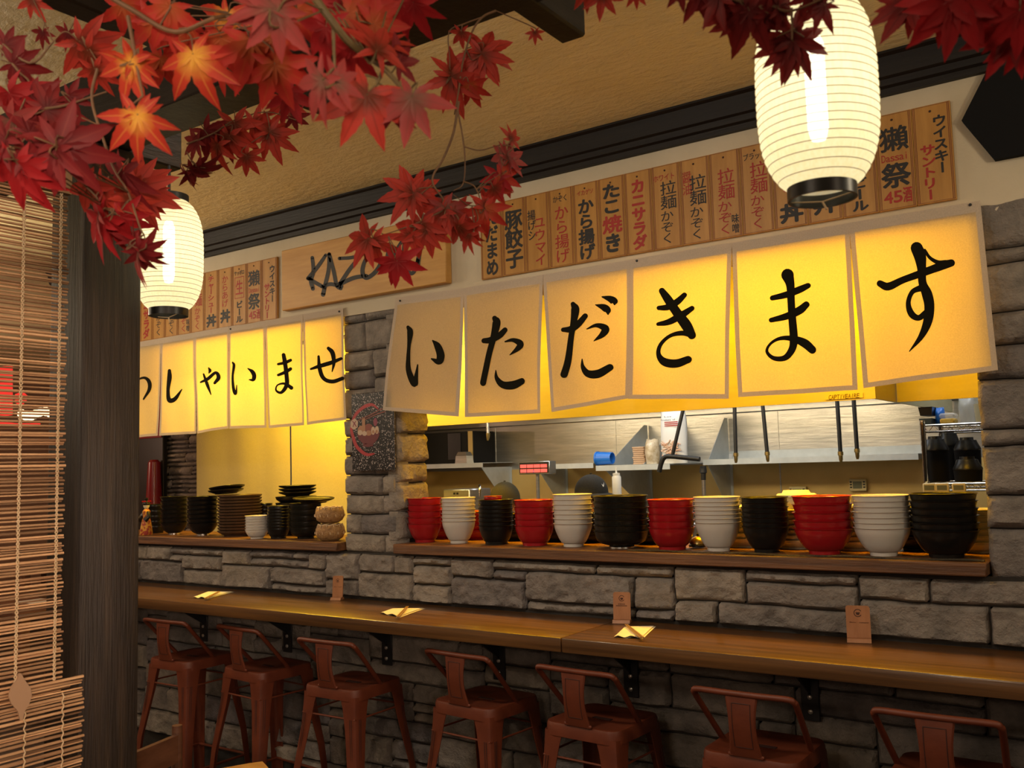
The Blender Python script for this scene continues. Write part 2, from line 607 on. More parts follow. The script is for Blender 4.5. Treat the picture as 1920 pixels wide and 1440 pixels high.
M['rubber'] = mat('rubber_mat', (0.02, 0.018, 0.012), (0.06, 0.05, 0.03), 0.6, scale=140, bump=0.9, bscale=160)
M['lacquer_red'] = mat('dark_red_lacquer', (0.22, 0.012, 0.016), rough=0.25)
M['recess_shade'] = mat('unlit_recess', (0.010, 0.008, 0.006), rough=0.9)  # near-black colour standing in for shade inside the kitchen recess
M['far_wall'] = mat('dining_wall', (0.34, 0.18, 0.11), (0.40, 0.22, 0.14), 0.8, scale=3)
M['led_red'] = glow_mat('red_display', (1.0, 0.12, 0.08), 1.6)
M['sign_red'] = glow_mat('red_sign_glow', (1.0, 0.045, 0.03), 1.0)
M['string_bulb'] = glow_mat('warm_bulb', (1.0, 0.8, 0.45), 2.5)
M['clear'] = glass_mat('clear_film', (0.85, 0.87, 0.88), 0.15, 0.35)
M['leaf_gold'] = leaf_mat('maple_gold_heart', (0.80, 0.42, 0.06), (0.54, 0.052, 0.022), (0.46, 0.034, 0.026), (0.66, 0.24, 0.05))
M['leaf_orange'] = leaf_mat('maple_orange', (0.46, 0.10, 0.03), (0.48, 0.034, 0.022), (0.42, 0.028, 0.024), (0.46, 0.07, 0.025))
M['leaf_brick'] = leaf_mat('maple_brick', (0.16, 0.030, 0.012), (0.46, 0.042, 0.028), (0.50, 0.050, 0.032), (0.24, 0.028, 0.014))
M['leaf_maroon'] = leaf_mat('maple_maroon', (0.14, 0.012, 0.014), (0.20, 0.015, 0.019), (0.23, 0.019, 0.022), (0.26, 0.035, 0.03))
M['leaf_dusty'] = leaf_mat('maple_dusty_rose', (0.24, 0.11, 0.08), (0.36, 0.062, 0.060), (0.38, 0.050, 0.048), (0.27, 0.06, 0.05))
M['leaf_crimson'] = leaf_mat('maple_crimson', (0.26, 0.012, 0.014), (0.36, 0.014, 0.018), (0.38, 0.016, 0.022), (0.30, 0.01, 0.014))
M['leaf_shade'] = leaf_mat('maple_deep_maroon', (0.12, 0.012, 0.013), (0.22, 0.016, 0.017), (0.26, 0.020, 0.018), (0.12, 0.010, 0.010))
# ------------------------------------------------------------------ the setting
CEIL = 2.97
LZ = 1.322          # top of the pass ledges
CZ = 1.063          # top of the bar counter
PILX0, PILX1 = -3.205, -2.865
RPX = -0.462

struct('floor', MB().span((-11.6, -6, -0.1), (1.2, 4.2, 0.0)), M['floor'], smooth=False)
struct('ceiling', MB().span((-11.6, -6, CEIL), (1.2, 4.2, CEIL + 0.1)), M['ceiling'], smooth=False)

# plaster above the pass, with the header the cloths hang from; cores of the pillars and of the half wall
w = MB()
w.span((-5.75, 0.0, 2.395), (1.2, 0.2, CEIL), 0)
w.span((PILX0 + 0.02, 0.026, LZ - 0.06), (PILX1 - 0.02, 0.2, 2.395), 1)
w.span((RPX + 0.006, 0.026, LZ - 0.06), (1.2, 0.2, 2.395), 1)
w.span((-5.75, 0.0, 0.0), (-5.4, 0.2, 2.395), 0)
w.span((-5.4, 0.0, 0.0), (1.2, 0.2, LZ - 0.047), 1)
rng = random.Random(7)


def jig(x, z):
    return (0.006 * noise.noise(Vector((x * 5, z * 7, 3.1))) + 0.003 * noise.noise(Vector((x * 17, z * 19, 8.1))),
            0.007 * noise.noise(Vector((x * 4, z * 9, 11.7))) + 0.003 * noise.noise(Vector((x * 15, z * 21, 1.3))))


def stone(mb, x0, x1, z0, z1, y, dep, cell, seed, rough=0.012, side=None):
    """one split-faced block: front grid pushed towards -Y, edges rounded, joint gap round it"""
    g = 0.0024
    x0, x1, z0, z1 = x0 + g, x1 - g, z0 + g, z1 - g
    nx, nz = max(3, int((x1 - x0) / cell)), max(3, int((z1 - z0) / cell))
    out = rng.uniform(0.002, 0.012)
    smooth_face = rng.random() < 0.3
    amp = rough * (0.35 if smooth_face else rng.uniform(0.8, 1.25))
    tilt = rng.uniform(-0.05, 0.05)
    tone = min(1, max(0, rng.gauss(0.45, 0.2)))
    V, F = [], []
    for j in range(nz + 1):
        for i in range(nx + 1):
            u, v = i / nx, j / nz
            x, z = x0 + (x1 - x0) * u, z0 + (z1 - z0) * v
            e = min(u * (x1 - x0), (1 - u) * (x1 - x0), v * (z1 - z0), (1 - v) * (z1 - z0))
            k = min(1, e / 0.010)
            k = math.sqrt(max(0, 1 - (1 - k) ** 2))
            p = Vector((x * 9 + seed * 3.7, z * 15, seed))
            h = noise.noise(p) * 0.55 + abs(noise.noise(p * 2.3)) * 0.9 + abs(noise.noise(p * 5.1)) * 0.42 + noise.noise(p * 10.3) * 0.12
            dx, dz = jig(x, z)
            V.append((x + dx, y - k * (out + 0.012 + amp * h + tilt * (z - (z0 + z1) / 2)), z + dz))
    n0 = len(V)
    W = nx + 1
    for j in range(nz):
        for i in range(nx):
            F.append((j * W + i, j * W + i + 1, (j + 1) * W + i + 1, (j + 1) * W + i))
    # skirt back into the wall
    rim = [i for i in range(W)] + [j * W + nx for j in range(1, nz + 1)] + [nz * W + i for i in range(nx - 1, -1, -1)] + \
          [j * W for j in range(nz - 1, 0, -1)]
    for r_ in rim:
        p = V[r_]
        V.append((p[0], y + dep, p[2]))
    n = len(rim)
    for k in range(n):
        k2 = (k + 1) % n
        F.append((rim[k], n0 + k, n0 + k2, rim[k2]))
    mb.add(V, F, 2, tone=tone)


def pack(mb, x0, x1, z0, z1, cw, chh, wr, hr, y, dep, cell, seed0, rough=0.012):
    nx, nz = max(1, round((x1 - x0) / cw)), max(1, round((z1 - z0) / chh))
    cw, chh = (x1 - x0) / nx, (z1 - z0) / nz
    occ = [[False] * nx for _ in range(nz)]
    s = seed0
    for j in range(nz):
        i = 0
        while i < nx:
            if occ[j][i]:
                i += 1
                continue
            h = min(rng.choice(hr), nz - j)
            wd = rng.randint(*wr)
            k = 0
            while k < wd and i + k < nx and not occ[j][i + k]:
                k += 1
            rest = 0
            while i + k + rest < nx and not occ[j][i + k + rest] and rest < 3:
                rest += 1
            if rest < 2:
                k += rest
            while h > 1 and any(occ[j + h - 1][i + q] for q in range(k)):
                h -= 1
            for a in range(h):
                for q in range(k):
                    occ[j + a][i + q] = True
            s += 1
            stone(mb, x0 + i * cw, x0 + (i + k) * cw, z0 + j * chh, z0 + (j + h) * chh, y, dep, cell, s, rough)
            i += k


# half wall: the band between counter and ledge, and the part below the counter
pack(w, -5.4, 0.35, CZ + 0.006, LZ - 0.054, 0.055, 0.0375, (3, 9), (1, 2, 2, 3, 3), 0.0, 0.06, 0.009, 100, 0.016)
pack(w, -5.4, 0.35, 0.25, CZ - 0.055, 0.065, 0.042, (3, 9), (1, 2, 2, 3, 3), 0.0, 0.06, 0.012, 500, 0.016)
# pillar between the two openings
pack(w, PILX0, PILX1, LZ - 0.054, 2.405, 0.049, 0.045, (2, 5), (2, 2, 2, 3), 0.018, 0.06, 0.013, 900, 0.007)
# pillar beside the wide opening
pack(w, RPX, 0.35, LZ - 0.054, 2.44, 0.054, 0.052, (3, 6), (1, 2, 2, 3), 0.018, 0.06, 0.014, 1300, 0.010)


# the reveals of both pillars, stones facing into the wide opening
def reveal(mb, xf, sgn, z0, z1, seed, yb=-0.002):
    z = z0
    k = 0
    while z < z1 - 0.02:
        h = rng.choice((0.06, 0.09, 0.13, 0.15))
        h = min(h, z1 - z)
        tmp = MB()
        stone(tmp, yb, 0.205, z, z + h, 0.0, 0.05, 0.013, seed + k, 0.014)
        V = []
        for p in tmp.v:          # stone front (-Y) turned to face +X or -X
            V.append(Vector((xf - sgn * p.y * 1.0, p.x, p.z)))
        mb.add(V, tmp.f, 2, tone=rng.uniform(0.3, 0.7))
        z += h
        k += 1


reveal(w, PILX1 - 0.005, 1, LZ + 0.012, 2.40, 1700)
reveal(w, RPX + 0.03, -1, LZ + 0.012, 2.39, 1800, 0.045)
struct('wall_pass', w, [M['plaster'], M['mortar'], M['stone']], angle=60, fix=False)

# dark crown moulding under the ceiling
pr = [(0.0, 2.842), (-0.020, 2.842), (-0.022, 2.862), (-0.034, 2.868), (-0.038, 2.888), (-0.050, 2.894), (-0.062, 2.955),
      (-0.075, 2.962), (-0.075, CEIL), (0.0, CEIL)]
struct('trim_1', MB().prism([(-5.75, y, z) for y, z in pr], (6.95, 0, 0)), M['trim'], smooth=True, angle=20)

# kitchen shell
YB = 2.70
k = MB()
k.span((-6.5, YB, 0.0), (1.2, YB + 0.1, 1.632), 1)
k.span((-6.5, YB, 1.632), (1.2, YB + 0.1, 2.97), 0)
for xs in (-4.26, -3.2, -2.02, -1.15):
    k.span((xs - 0.004, YB - 0.004, 0.9), (xs + 0.004, YB, 2.9), 0)
k.span((-6.5, YB - 0.035, 1.965), (-0.9, YB, 2.005), 0, 0.004)
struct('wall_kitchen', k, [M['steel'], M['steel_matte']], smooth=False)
struct('wall_dining', MB().span((-11.6, -6, 0), (-11.4, 4.2, CEIL)), M['far_wall'], smooth=False)
sw = MB()
sw.span((-8.2, 1.50, 0.0), (-5.7, 1.6, CEIL), 0)
rng.seed(21)
pack(sw, -7.2, -5.75, 1.2, 2.3, 0.045, 0.035, (4, 12), (1, 1, 2), 1.50, 0.05, 0.02, 2400, 0.018)
for i_ in range(len(sw.mi)):
    sw.mi[i_] = 1 if sw.mi[i_] == 2 else 0
struct('wall_accent', sw, [M['mortar'], M['stone']], angle=60, fix=False)


# ledges and bar counter
def ledge(x0, x1, lab):
    mb = MB().span((x0, -0.045, LZ - 0.042), (x1, 0.36, LZ), 0, 0.004)
    o = mb.build('pass_ledge', M['ledge'])
    return tag(o, lab, 'ledge', 'wooden ledges of the pass')


ledge(-2.860, RPX - 0.002, 'brown wooden ledge under the colourful ramen bowls of the wide opening')
ledge(-5.39, -3.212, 'brown wooden ledge under the black plates and cane baskets')

ct = thing('bar_counter', 'long varnished amber wood bar counter fixed along the grey stone wall', 'counter', (-2.3, -0.2, CZ))
JX = PZ(1080, 1187, CZ).x
a = MB().span((-5.3, -0.435, CZ - 0.05), (JX - 0.0015, -0.012, CZ), 0, 0.005, 2)
a.build('board', M['counter'], ct)
b = MB().span((JX + 0.0015, -0.435, CZ - 0.05), (0.6, -0.012, CZ), 0, 0.005, 2)
b.build('board', M['counter'], ct)

# iron brackets under the counter
def bracket(x, lab, first=[None]):
    if first[0] is None:
        t = thing('shelf_bracket', lab, 'bracket', (x, -0.028, 0.785), 'iron brackets under the bar counter')
        mb = MB()
        mb.span((x - 0.030, -0.036, 0.785), (x + 0.030, -0.028, CZ - 0.0515), 0, 0.002)
        mb.span((x - 0.030, -0.36, CZ - 0.0595), (x + 0.030, -0.028, CZ - 0.0515), 0, 0.002)
        mb.build('plate', M['black_metal'], t)
        pts = [(x, -0.036, 0.862)]
        for q in range(9):
            u = q / 8
            pts.append((x, -0.036 - 0.20 * u - 0.02 * math.sin(u * math.pi), 0.875 + (CZ - 0.0595 - 0.875) * u + 0.012 * math.sin(u * math.pi)))
        pts.append((x, -0.036, CZ - 0.0595))
        MB().prism([(p[0] - 0.004, p[1], p[2]) for p in pts], (0.008, 0, 0)).build('gusset', M['black_metal'], t)
        for z in (0.815, 0.862):
            MB().lathe([(0.0, 0.006), (0.005, 0.0055), (0.008, 0.003), (0.0085, 0.0)], 12, 0,
                       Matrix.Translation((x, -0.036, z)) @ Matrix.Rotation(R(90), 4, 'X')).build('bolt', M['bolt'], t)
        first[0] = t
    else:
        dup(first[0], (x, -0.028, 0.785), lab)


bl = ['behind the stool nearest the dark post', 'between the first two stools from the post', 'above the third stool from the post',
      'between the third and fourth stools', 'beside the fifth stool seat', 'beside the sixth stool seat', 'above the seventh stool']
for x, q in zip((-4.21, -3.565, -2.915, -2.297, -1.692, -1.024, -0.36), bl):
    bracket(x, 'black iron counter bracket with two silver bolts ' + q)

# ------------------------------------------------------------------ pergola in front: post, beam, rafters
pg = thing('pergola', 'dark brown timber pergola with square post, crossbeam and rafters carrying the maple garlands', 'pergola',
           (-1.9625, -2.015, 0.0))
MB().span((-2.03, -2.085, 0.0), (-1.895, -1.945, 2.3975), 0, 0.006, 2).build('post', M['darkwood'], pg)
MB().span((-3.4, -2.085, 2.40), (0.9, -1.968, 2.545), 0, 0.004).build('crossbeam', M['beamwood'], pg)
MB().span((-1.955, -5.6, 2.338), (-1.905, -2.087, 2.398), 0, 0.004).build('blind_rail', M['beamwood'], pg)
for x in (-1.945, -1.380, -0.802, -0.225):
    MB().span((x - 0.025, -2.07 if x < -1.9 else -5.6, 2.398), (x + 0.025, -1.82, 2.543), 0, 0.004).build('rafter', M['beamwood'], pg)
# ------------------------------------------------------------------ lettering
GL = {}


def glyph(ch, bold):
    key = (ch, bold)
    if key not in GL:
        cu = bpy.data.curves.new('glyph', 'FONT')
        cu.body = ch
        cu.offset = bold
        cu.resolution_u = 3
        ob = bpy.data.objects.new('glyph', cu)
        COL.objects.link(ob)
        bpy.context.view_layer.update()
        me = bpy.data.meshes.new_from_object(ob)
        V = [v.co.copy() for v in me.vertices]
        F = [tuple(p.vertices) for p in me.polygons]
        bpy.data.objects.remove(ob)
        bpy.data.curves.remove(cu)
        bpy.data.meshes.remove(me)
        if V:
            lo = (min(v.x for v in V), min(v.y for v in V))
            hi = (max(v.x for v in V), max(v.y for v in V))
        else:
            lo, hi = (0, 0), (0.3, 0.7)
        GL[key] = (V, F, lo, hi)
    return GL[key]


def put(mb, ch, cx, cz, w, h, y, mi, bold=0.0, rot=False, full=False, skew=0.0):
    """one character centred at (cx, cz) on the plane Y = y, em size (w, h); bold thickens the strokes by a share of the em"""
    V, F, lo, hi = glyph(ch, 0.0)
    if not V:
        return
    mx, my, sx, sy = 0.5, 0.38, 1.0, 1.0
    if full:
        mx, sx = (lo[0] + hi[0]) / 2, hi[0] - lo[0]
        my, sy = 0.36, 0.74
        if ch == 'I' or ch == 'i' or ch == 'l':
            sx = 0.45
    k = 0.6 * bold
    for n_, (ox, oz) in enumerate(((0, 0),) if not bold else ((0, 0), (k, 0), (-k, 0), (0, k), (0, -k), (.7 * k, .7 * k), (-.7 * k, -.7 * k), (.7 * k, -.7 * k), (-.7 * k, .7 * k))):
        out = []
        for v in V:
            a, b_ = (v.x - mx) / sx, (v.y - my) / sy
            if rot:
                a, b_ = b_, -a
            out.append((cx + (a + ox + skew * b_) * w, y - 0.00002 * n_, cz + (b_ + oz) * h))
        mb.add(out, F, mi)


def stroke(mb, pts, place, mi=0, n=7, wob=0.0):
    """brush stroke: tuples (px, py, width in px); place(px, py) gives the point on the surface"""
    P = spline(pts, n)
    L, Rr = [], []
    for i, (x, y, wd) in enumerate(P):
        x0, y0, _ = P[max(0, i - 1)]
        x1, y1, _ = P[min(len(P) - 1, i + 1)]
        d = math.hypot(x1 - x0, y1 - y0) or 1
        nx, ny = -(y1 - y0) / d * wd / 2, (x1 - x0) / d * wd / 2
        L.append((x + nx, y + ny))
        Rr.append((x - nx, y - ny))
    k = len(P)
    V = [place(*q) for q in L] + [place(*q) for q in Rr]
    F = [(i, i + 1, k + i + 1, k + i) for i in range(k - 1)]
    mb.add(V, F, mi)
    for e in (0, -1):
        x, y, wd = P[e]
        V = [place(x, y)] + [place(x + wd / 2 * math.cos(2 * math.pi * q / 14), y + wd / 2 * math.sin(2 * math.pi * q / 14)) for q in range(14)]
        mb.add(V, [(0, 1 + q, 1 + (q + 1) % 14) for q in range(14)], mi)


# ------------------------------------------------------------------ noren
def cloth_y(x, z, ztop, base):
    d = max(0.0, ztop - z)
    return base - 0.010 * d / 0.55 * (1 + math.sin(x * 9.3 + 1.0)) - 0.006 * math.sin(x * 23 + z * 5) * min(1, d * 2.5) \
        - 0.003 * noise.noise(Vector((x * 8, z * 6, 2)))


def noren(panels, base, label, hem, zt_pts, strokes, nails):
    """panels: pixel corners tl, tr, bl, br; a strip of cloth joins them along the top"""
    c0 = PY(*panels[0][0], base)
    c1 = PY(*panels[-1][1], base)
    ztop = max(c0.z, c1.z)
    root = thing('noren_curtain', label, 'curtain', ((c0.x + c1.x) / 2, base, ztop))
    for pi, (tl, tr, bl, br, slit) in enumerate(panels):
        TL, TR, BL, BR = (PY(*q, base) for q in (tl, tr, bl, br))
        wd = (TR - TL).length
        us = [0, hem / wd] + [hem / wd + (1 - 2 * hem / wd) * i / 14 for i in range(1, 14)] + [1 - hem / wd, 1]
        H = (TL - BL).length
        ht = hem * 2.2
        vs = [0, ht / H] + [ht / H + (1 - (ht + hem) / H) * i / 20 for i in range(1, 20)] + [1 - hem / H, 1]
        fr = slit          # share of the height that is joined to the neighbour
        V, F, mi = [], [], []
        for v in vs:
            a, b = TL.lerp(BL, v), TR.lerp(BR, v)
            if v <= fr:
                # joined part keeps the full width
                pass
            for u in us:
                q = a.lerp(b, u)
                V.append(Vector((q.x, cloth_y(q.x, q.z, ztop, base) - 0.0012 * (pi % 2), q.z)))
        W = len(us)
        mb = MB()
        for j in range(len(vs) - 1):
            for i in range(W - 1):
                F.append((j * W + i, j * W + i + 1, (j + 1) * W + i + 1, (j + 1) * W + i))
                mi.append(1 if i == 0 or i == W - 2 or j == 0 or j == len(vs) - 2 else 0)
        mb.add(V, F)
        mb.mi = mi
        po = mb.build('panel', [M['cloth'], M['hem']], root, fix=False)
        ink = MB()

        def place(x, y, pi=pi):
            q = PY(x, y, base)
            return (q.x, cloth_y(q.x, q.z, ztop, base) - 0.0012 * (pi % 2) - 0.0022, q.z)

        for s in strokes[pi]:
            stroke(ink, [(x, y, w_ * 1.18) for x, y, w_ in s], place)
        if strokes[pi]:
            ink.build('lettering', M['ink_print'], po, smooth=False, fix=False)
    for x, y in nails:
        q = PY(x, y, base - 0.002)
        MB().lathe([(0.0, 0.005), (0.004, 0.004), (0.005, 0.0)], 10, 0, Matrix.Translation((q.x, cloth_y(q.x, q.z, ztop, base) - 0.0015, q.z)) @ Matrix.Rotation(R(90), 4, 'X')).build(
            'nail', M['black_metal'], root)
    return root


def zz(ox, oy, pts):
    """pixels read on an enlarged view of the photograph (factor 3.4286) back to photo pixels"""
    s = 3.4286
    return [(ox + a / s, oy + b / s, c / s) for a, b, c in pts]


A6, A7, A8, A5 = (500, 400), (950, 400), (1360, 400), (0, 400)
K_i = [zz(*A6, p_) for p_ in (
    [(913, 732, 18), (928, 765, 34), (921, 850, 20), (916, 930, 22), (918, 1000, 28), (938, 1060, 34), (962, 1098, 34), (968, 1060, 26), (979, 975, 8)],
    [(1080, 820, 8), (1108, 850, 34), (1128, 895, 40), (1132, 930, 40), (1120, 955, 34), (1075, 937, 8)])]
K_ta = [zz(*A6, p_) for p_ in (
    [(1402, 820, 28), (1445, 815, 34), (1500, 785, 34), (1534, 750, 28)],
    [(1468, 675, 28), (1480, 705, 44), (1462, 800, 34), (1437, 900, 32), (1417, 1000, 34), (1396, 1090, 36)],
    [(1535, 825, 8), (1585, 815, 22), (1635, 838, 38), (1622, 865, 32), (1565, 910, 5)],
    [(1480, 1010, 5), (1487, 1060, 22), (1525, 1102, 38), (1585, 1105, 46), (1645, 1080, 36)])]
K_da = [zz(*A7, p_) for p_ in (
    [(370, 750, 24), (420, 745, 36), (470, 710, 36), (512, 662, 30)],
    [(432, 585, 26), (447, 620, 46), (437, 700, 36), (420, 800, 32), (402, 950, 36), (382, 1038, 38)],
    [(618, 538, 8), (665, 550, 34), (692, 568, 40), (694, 585, 10)],
    [(578, 590, 6), (628, 605, 36), (652, 625, 36), (655, 648, 10)],
    [(523, 745, 6), (585, 722, 22), (640, 742, 40), (622, 782, 32), (570, 822, 5)],
    [(490, 938, 6), (496, 990, 24), (532, 1032, 40), (600, 1032, 46), (672, 992, 38)])]
K_ki = [zz(*A7, p_) for p_ in (
    [(984, 610, 24), (1040, 605, 34), (1100, 570, 36), (1146, 526, 28)],
    [(980, 714, 20), (1050, 700, 34), (1130, 655, 38), (1196, 612, 28)],
    [(1003, 500, 34), (1042, 555, 46), (1100, 640, 50), (1160, 720, 58), (1198, 785, 46)],
    [(1205, 795, 20), (1140, 772, 28), (1060, 790, 20), (1000, 845, 22), (984, 905, 28), (1020, 955, 44), (1100, 968, 46), (1178, 942, 40)])]
K_ma = [zz(*A8, p_) for p_ in (
    [(303, 545, 28), (400, 522, 36), (480, 492, 38), (535, 466, 30)],
    [(296, 687, 26), (400, 660, 38), (480, 625, 44), (524, 588, 36)],
    [(402, 398, 70), (420, 460, 48), (425, 560, 42), (432, 680, 44), (440, 800, 46), (430, 870, 40), (385, 928, 32), (315, 932, 24),
     (272, 890, 16), (292, 840, 14), (350, 805, 20), (430, 805, 32), (510, 835, 48), (562, 878, 44)])]
K_su = [zz(*A8, p_) for p_ in (
    [(1000, 455, 36), (1055, 475, 44), (1150, 432, 38), (1300, 375, 42), (1400, 338, 46), (1456, 322, 40)],
    [(1233, 225, 66), (1255, 280, 66), (1266, 360, 48), (1272, 450, 44), (1300, 520, 56), (1316, 600, 54), (1306, 700, 48), (1265, 800, 30), (1195, 892, 5)],
    [(1262, 482, 36), (1208, 510, 26), (1184, 580, 26), (1204, 650, 36), (1250, 676, 32), (1295, 640, 30)],
    [(1285, 240, 16), (1318, 288, 18), (1370, 318, 24), (1420, 320, 30)])]
right_panels = [
    ((742, 558), (870, 540), (717, 769), (863, 781), 0.28),
    ((870, 540), (1018, 515), (873, 782), (1018, 775), 0.28),
    ((1017, 515), (1182, 487), (1041, 773), (1179, 747), 0.2),
    ((1181, 487), (1372, 455), (1179, 748), (1370, 748), 0.2),
    ((1372, 455), (1592, 418), (1388, 745), (1609, 731), 0.2),
    ((1592, 418), (1838, 376), (1620, 728), (1872, 694), 0.2)]
noren(right_panels, -0.036, 'wide white cotton noren of six panels with bold black brush characters over the bowls', 0.016, None,
      [K_i, K_ta, K_da, K_ki, K_ma, K_su], [(750, 564), (1194, 489), (1819, 384)])
L_tsu = [zz(*A5, p_) for p_ in ([(880, 1075, 8), (940, 1058, 14), (972, 1085, 20), (974, 1135, 18), (940, 1195, 10)],)]
L_shi = [zz(*A5, p_) for p_ in ([(1098, 1012, 18), (1099, 1060, 26), (1092, 1140, 20), (1100, 1200, 26), (1135, 1195, 22), (1173, 1132, 5)],)]
L_ya = [zz(*A5, p_) for p_ in (
    [(1298, 1086, 10), (1345, 1065, 18), (1392, 1025, 16), (1412, 1055, 22), (1388, 1092, 14)],
    [(1350, 995, 8), (1358, 1012, 16), (1352, 1028, 6)],
    [(1318, 1035, 10), (1342, 1100, 18), (1368, 1166, 5)])]
L_i = [zz(*A5, p_) for p_ in (
    [(1508, 960, 10), (1518, 980, 16), (1512, 1050, 14), (1518, 1120, 18), (1530, 1158, 18), (1538, 1150, 12), (1541, 1105, 4)],
    [(1600, 998, 6), (1625, 1018, 20), (1637, 1045, 22), (1630, 1070, 18), (1608, 1070, 5)])]
L_ma = [zz(*A6, p_) for p_ in (
    [(80, 970, 14), (120, 960, 17), (156, 944, 16)], [(80, 1040, 14), (120, 1022, 18), (155, 1000, 18)],
    [(112, 910, 20), (120, 960, 22), (130, 1050, 22), (130, 1105, 22), (100, 1152, 16), (68, 1138, 10), (76, 1105, 8), (118, 1095, 14), (160, 1122, 22)])]
L_se = [zz(*A6, p_) for p_ in (
    [(300, 1002, 12), (360, 980, 22), (430, 958, 22), (490, 935, 16)], [(402, 868, 18), (430, 898, 26), (440, 960, 20), (428, 1018, 6)],
    [(342, 920, 12), (352, 1000, 20), (378, 1062, 20), (430, 1082, 22), (500, 1062, 20)])]
left_panels = [
    ((180, 656), (240, 645), (170, 830), (236, 823), 0.25),
    ((240, 645), (303, 634), (239, 822), (301, 817), 0.25),
    ((303, 634), (365, 623), (303, 817), (366, 813), 0.25),
    ((365, 623), (430, 612), (368, 813), (433, 803), 0.25),
    ((430, 612), (497, 601), (434, 804), (499, 802), 0.2),
    ((497, 601), (568, 589), (504, 803), (573, 797), 0.25),
    ((568, 589), (643, 576), (580, 797), (652, 787), 0.25)]
noren(left_panels, -0.014, 'shorter white cotton noren of narrow panels with thin black characters over the plates', 0.014, None,
      [[], L_tsu, L_shi, L_ya, L_i, L_ma, L_se], [(433, 617), (636, 584)])

# ------------------------------------------------------------------ menu plaques
PW, PH = 0.1172, 0.322
MENU = [  # (characters, colour 0 black / 1 red, centre x, top, bottom, bold, em width) ; 'H' rows run across
    [('えだまめ', 0, .52, .06, .97, .06, .56)],
    [('豚餃子', 0, .5, .14, .92, .05, .74)],
    [('揚げシ', 0, .28, .2, .6, .02, .34), ('ユウマイ', 1, .62, .3, .95, .02, .46)],
    [('H', 'かぞく', 0, .5, .13, .62, .01), ('から揚げ', 1, .52, .22, .96, .012, .56)],
    [('H', 'イカゲソ', 1, .5, .12, .66, .01), ('から揚げ', 0, .5, .2, .97, .06, .6)],
    [('たこ', 0, .5, .08, .46, .07, .68), ('焼', 1, .5, .48, .70, .045, .72), ('き', 0, .5, .70, .94, .07, .66)],
    [('カニサラダ', 1, .5, .1, .96, .075, .5)],
    [('H', 'ホワイト', 1, .45, .15, .78, .01), ('拉麺', 0, .58, .2, .54, .01, .56), ('かぞく', 0, .5, .55, .95, .005, .46)],
    [('醤油', 1, .24, .14, .42, .005, .32), ('拉麺', 0, .6, .2, .56, .012, .56), ('かぞく', 0, .52, .57, .96, .005, .46)],
    [('拉麺', 1, .54, .2, .56, .01, .54), ('かぞく', 1, .46, .57, .96, .005, .46), ('味噌', 0, .78, .74, .96, .02, .24)],
    [('H', 'ブラック', 0, .48, .13, .74, .01), ('拉麺', 1, .58, .2, .56, .01, .54), ('かぞく', 1, .5, .57, .96, .005, .44)],
    [('チャーシュー', 1, .5, .08, .72, .05, .44), ('丼', 0, .52, .74, .95, .07, .68)],
    [('からあげ', 1, .5, .12, .66, .015, .44), ('丼', 0, .52, .70, .92, .07, .68)],
    [('H', 'サッポロ', 0, .5, .13, .7, .03), ('B',), ('生', 1, .5, .25, .50, .02, .5), ('ビール', 0, .5, .6, .96, .07, .44)],
    [('獺', 0, .5, .14, .40, .03, .76), ('H', 'Dassai', 1, .5, .46, .72, .01), ('祭', 0, .5, .52, .78, .045, .76), ('H', '45酒', 1, .52, .87, .76, .05)],
    [('ウイスキー', 0, .70, .12, .72, .06, .36), ('サントリー', 1, .36, .40, .97, .06, .38)],
]
INKS = ['black characters', 'black characters', 'red and small black characters', 'red characters under small black ones',
        'black characters under small red ones', 'black characters and one red one', 'five red characters',
        'thin black characters under small red ones', 'thin black characters beside two small red ones',
        'thin red characters and two small black ones', 'thin red characters under small black ones', 'red characters above one black one',
        'red kana above one black character', 'a red boxed character', 'two large black characters and red lettering',
        'a black and a red column']


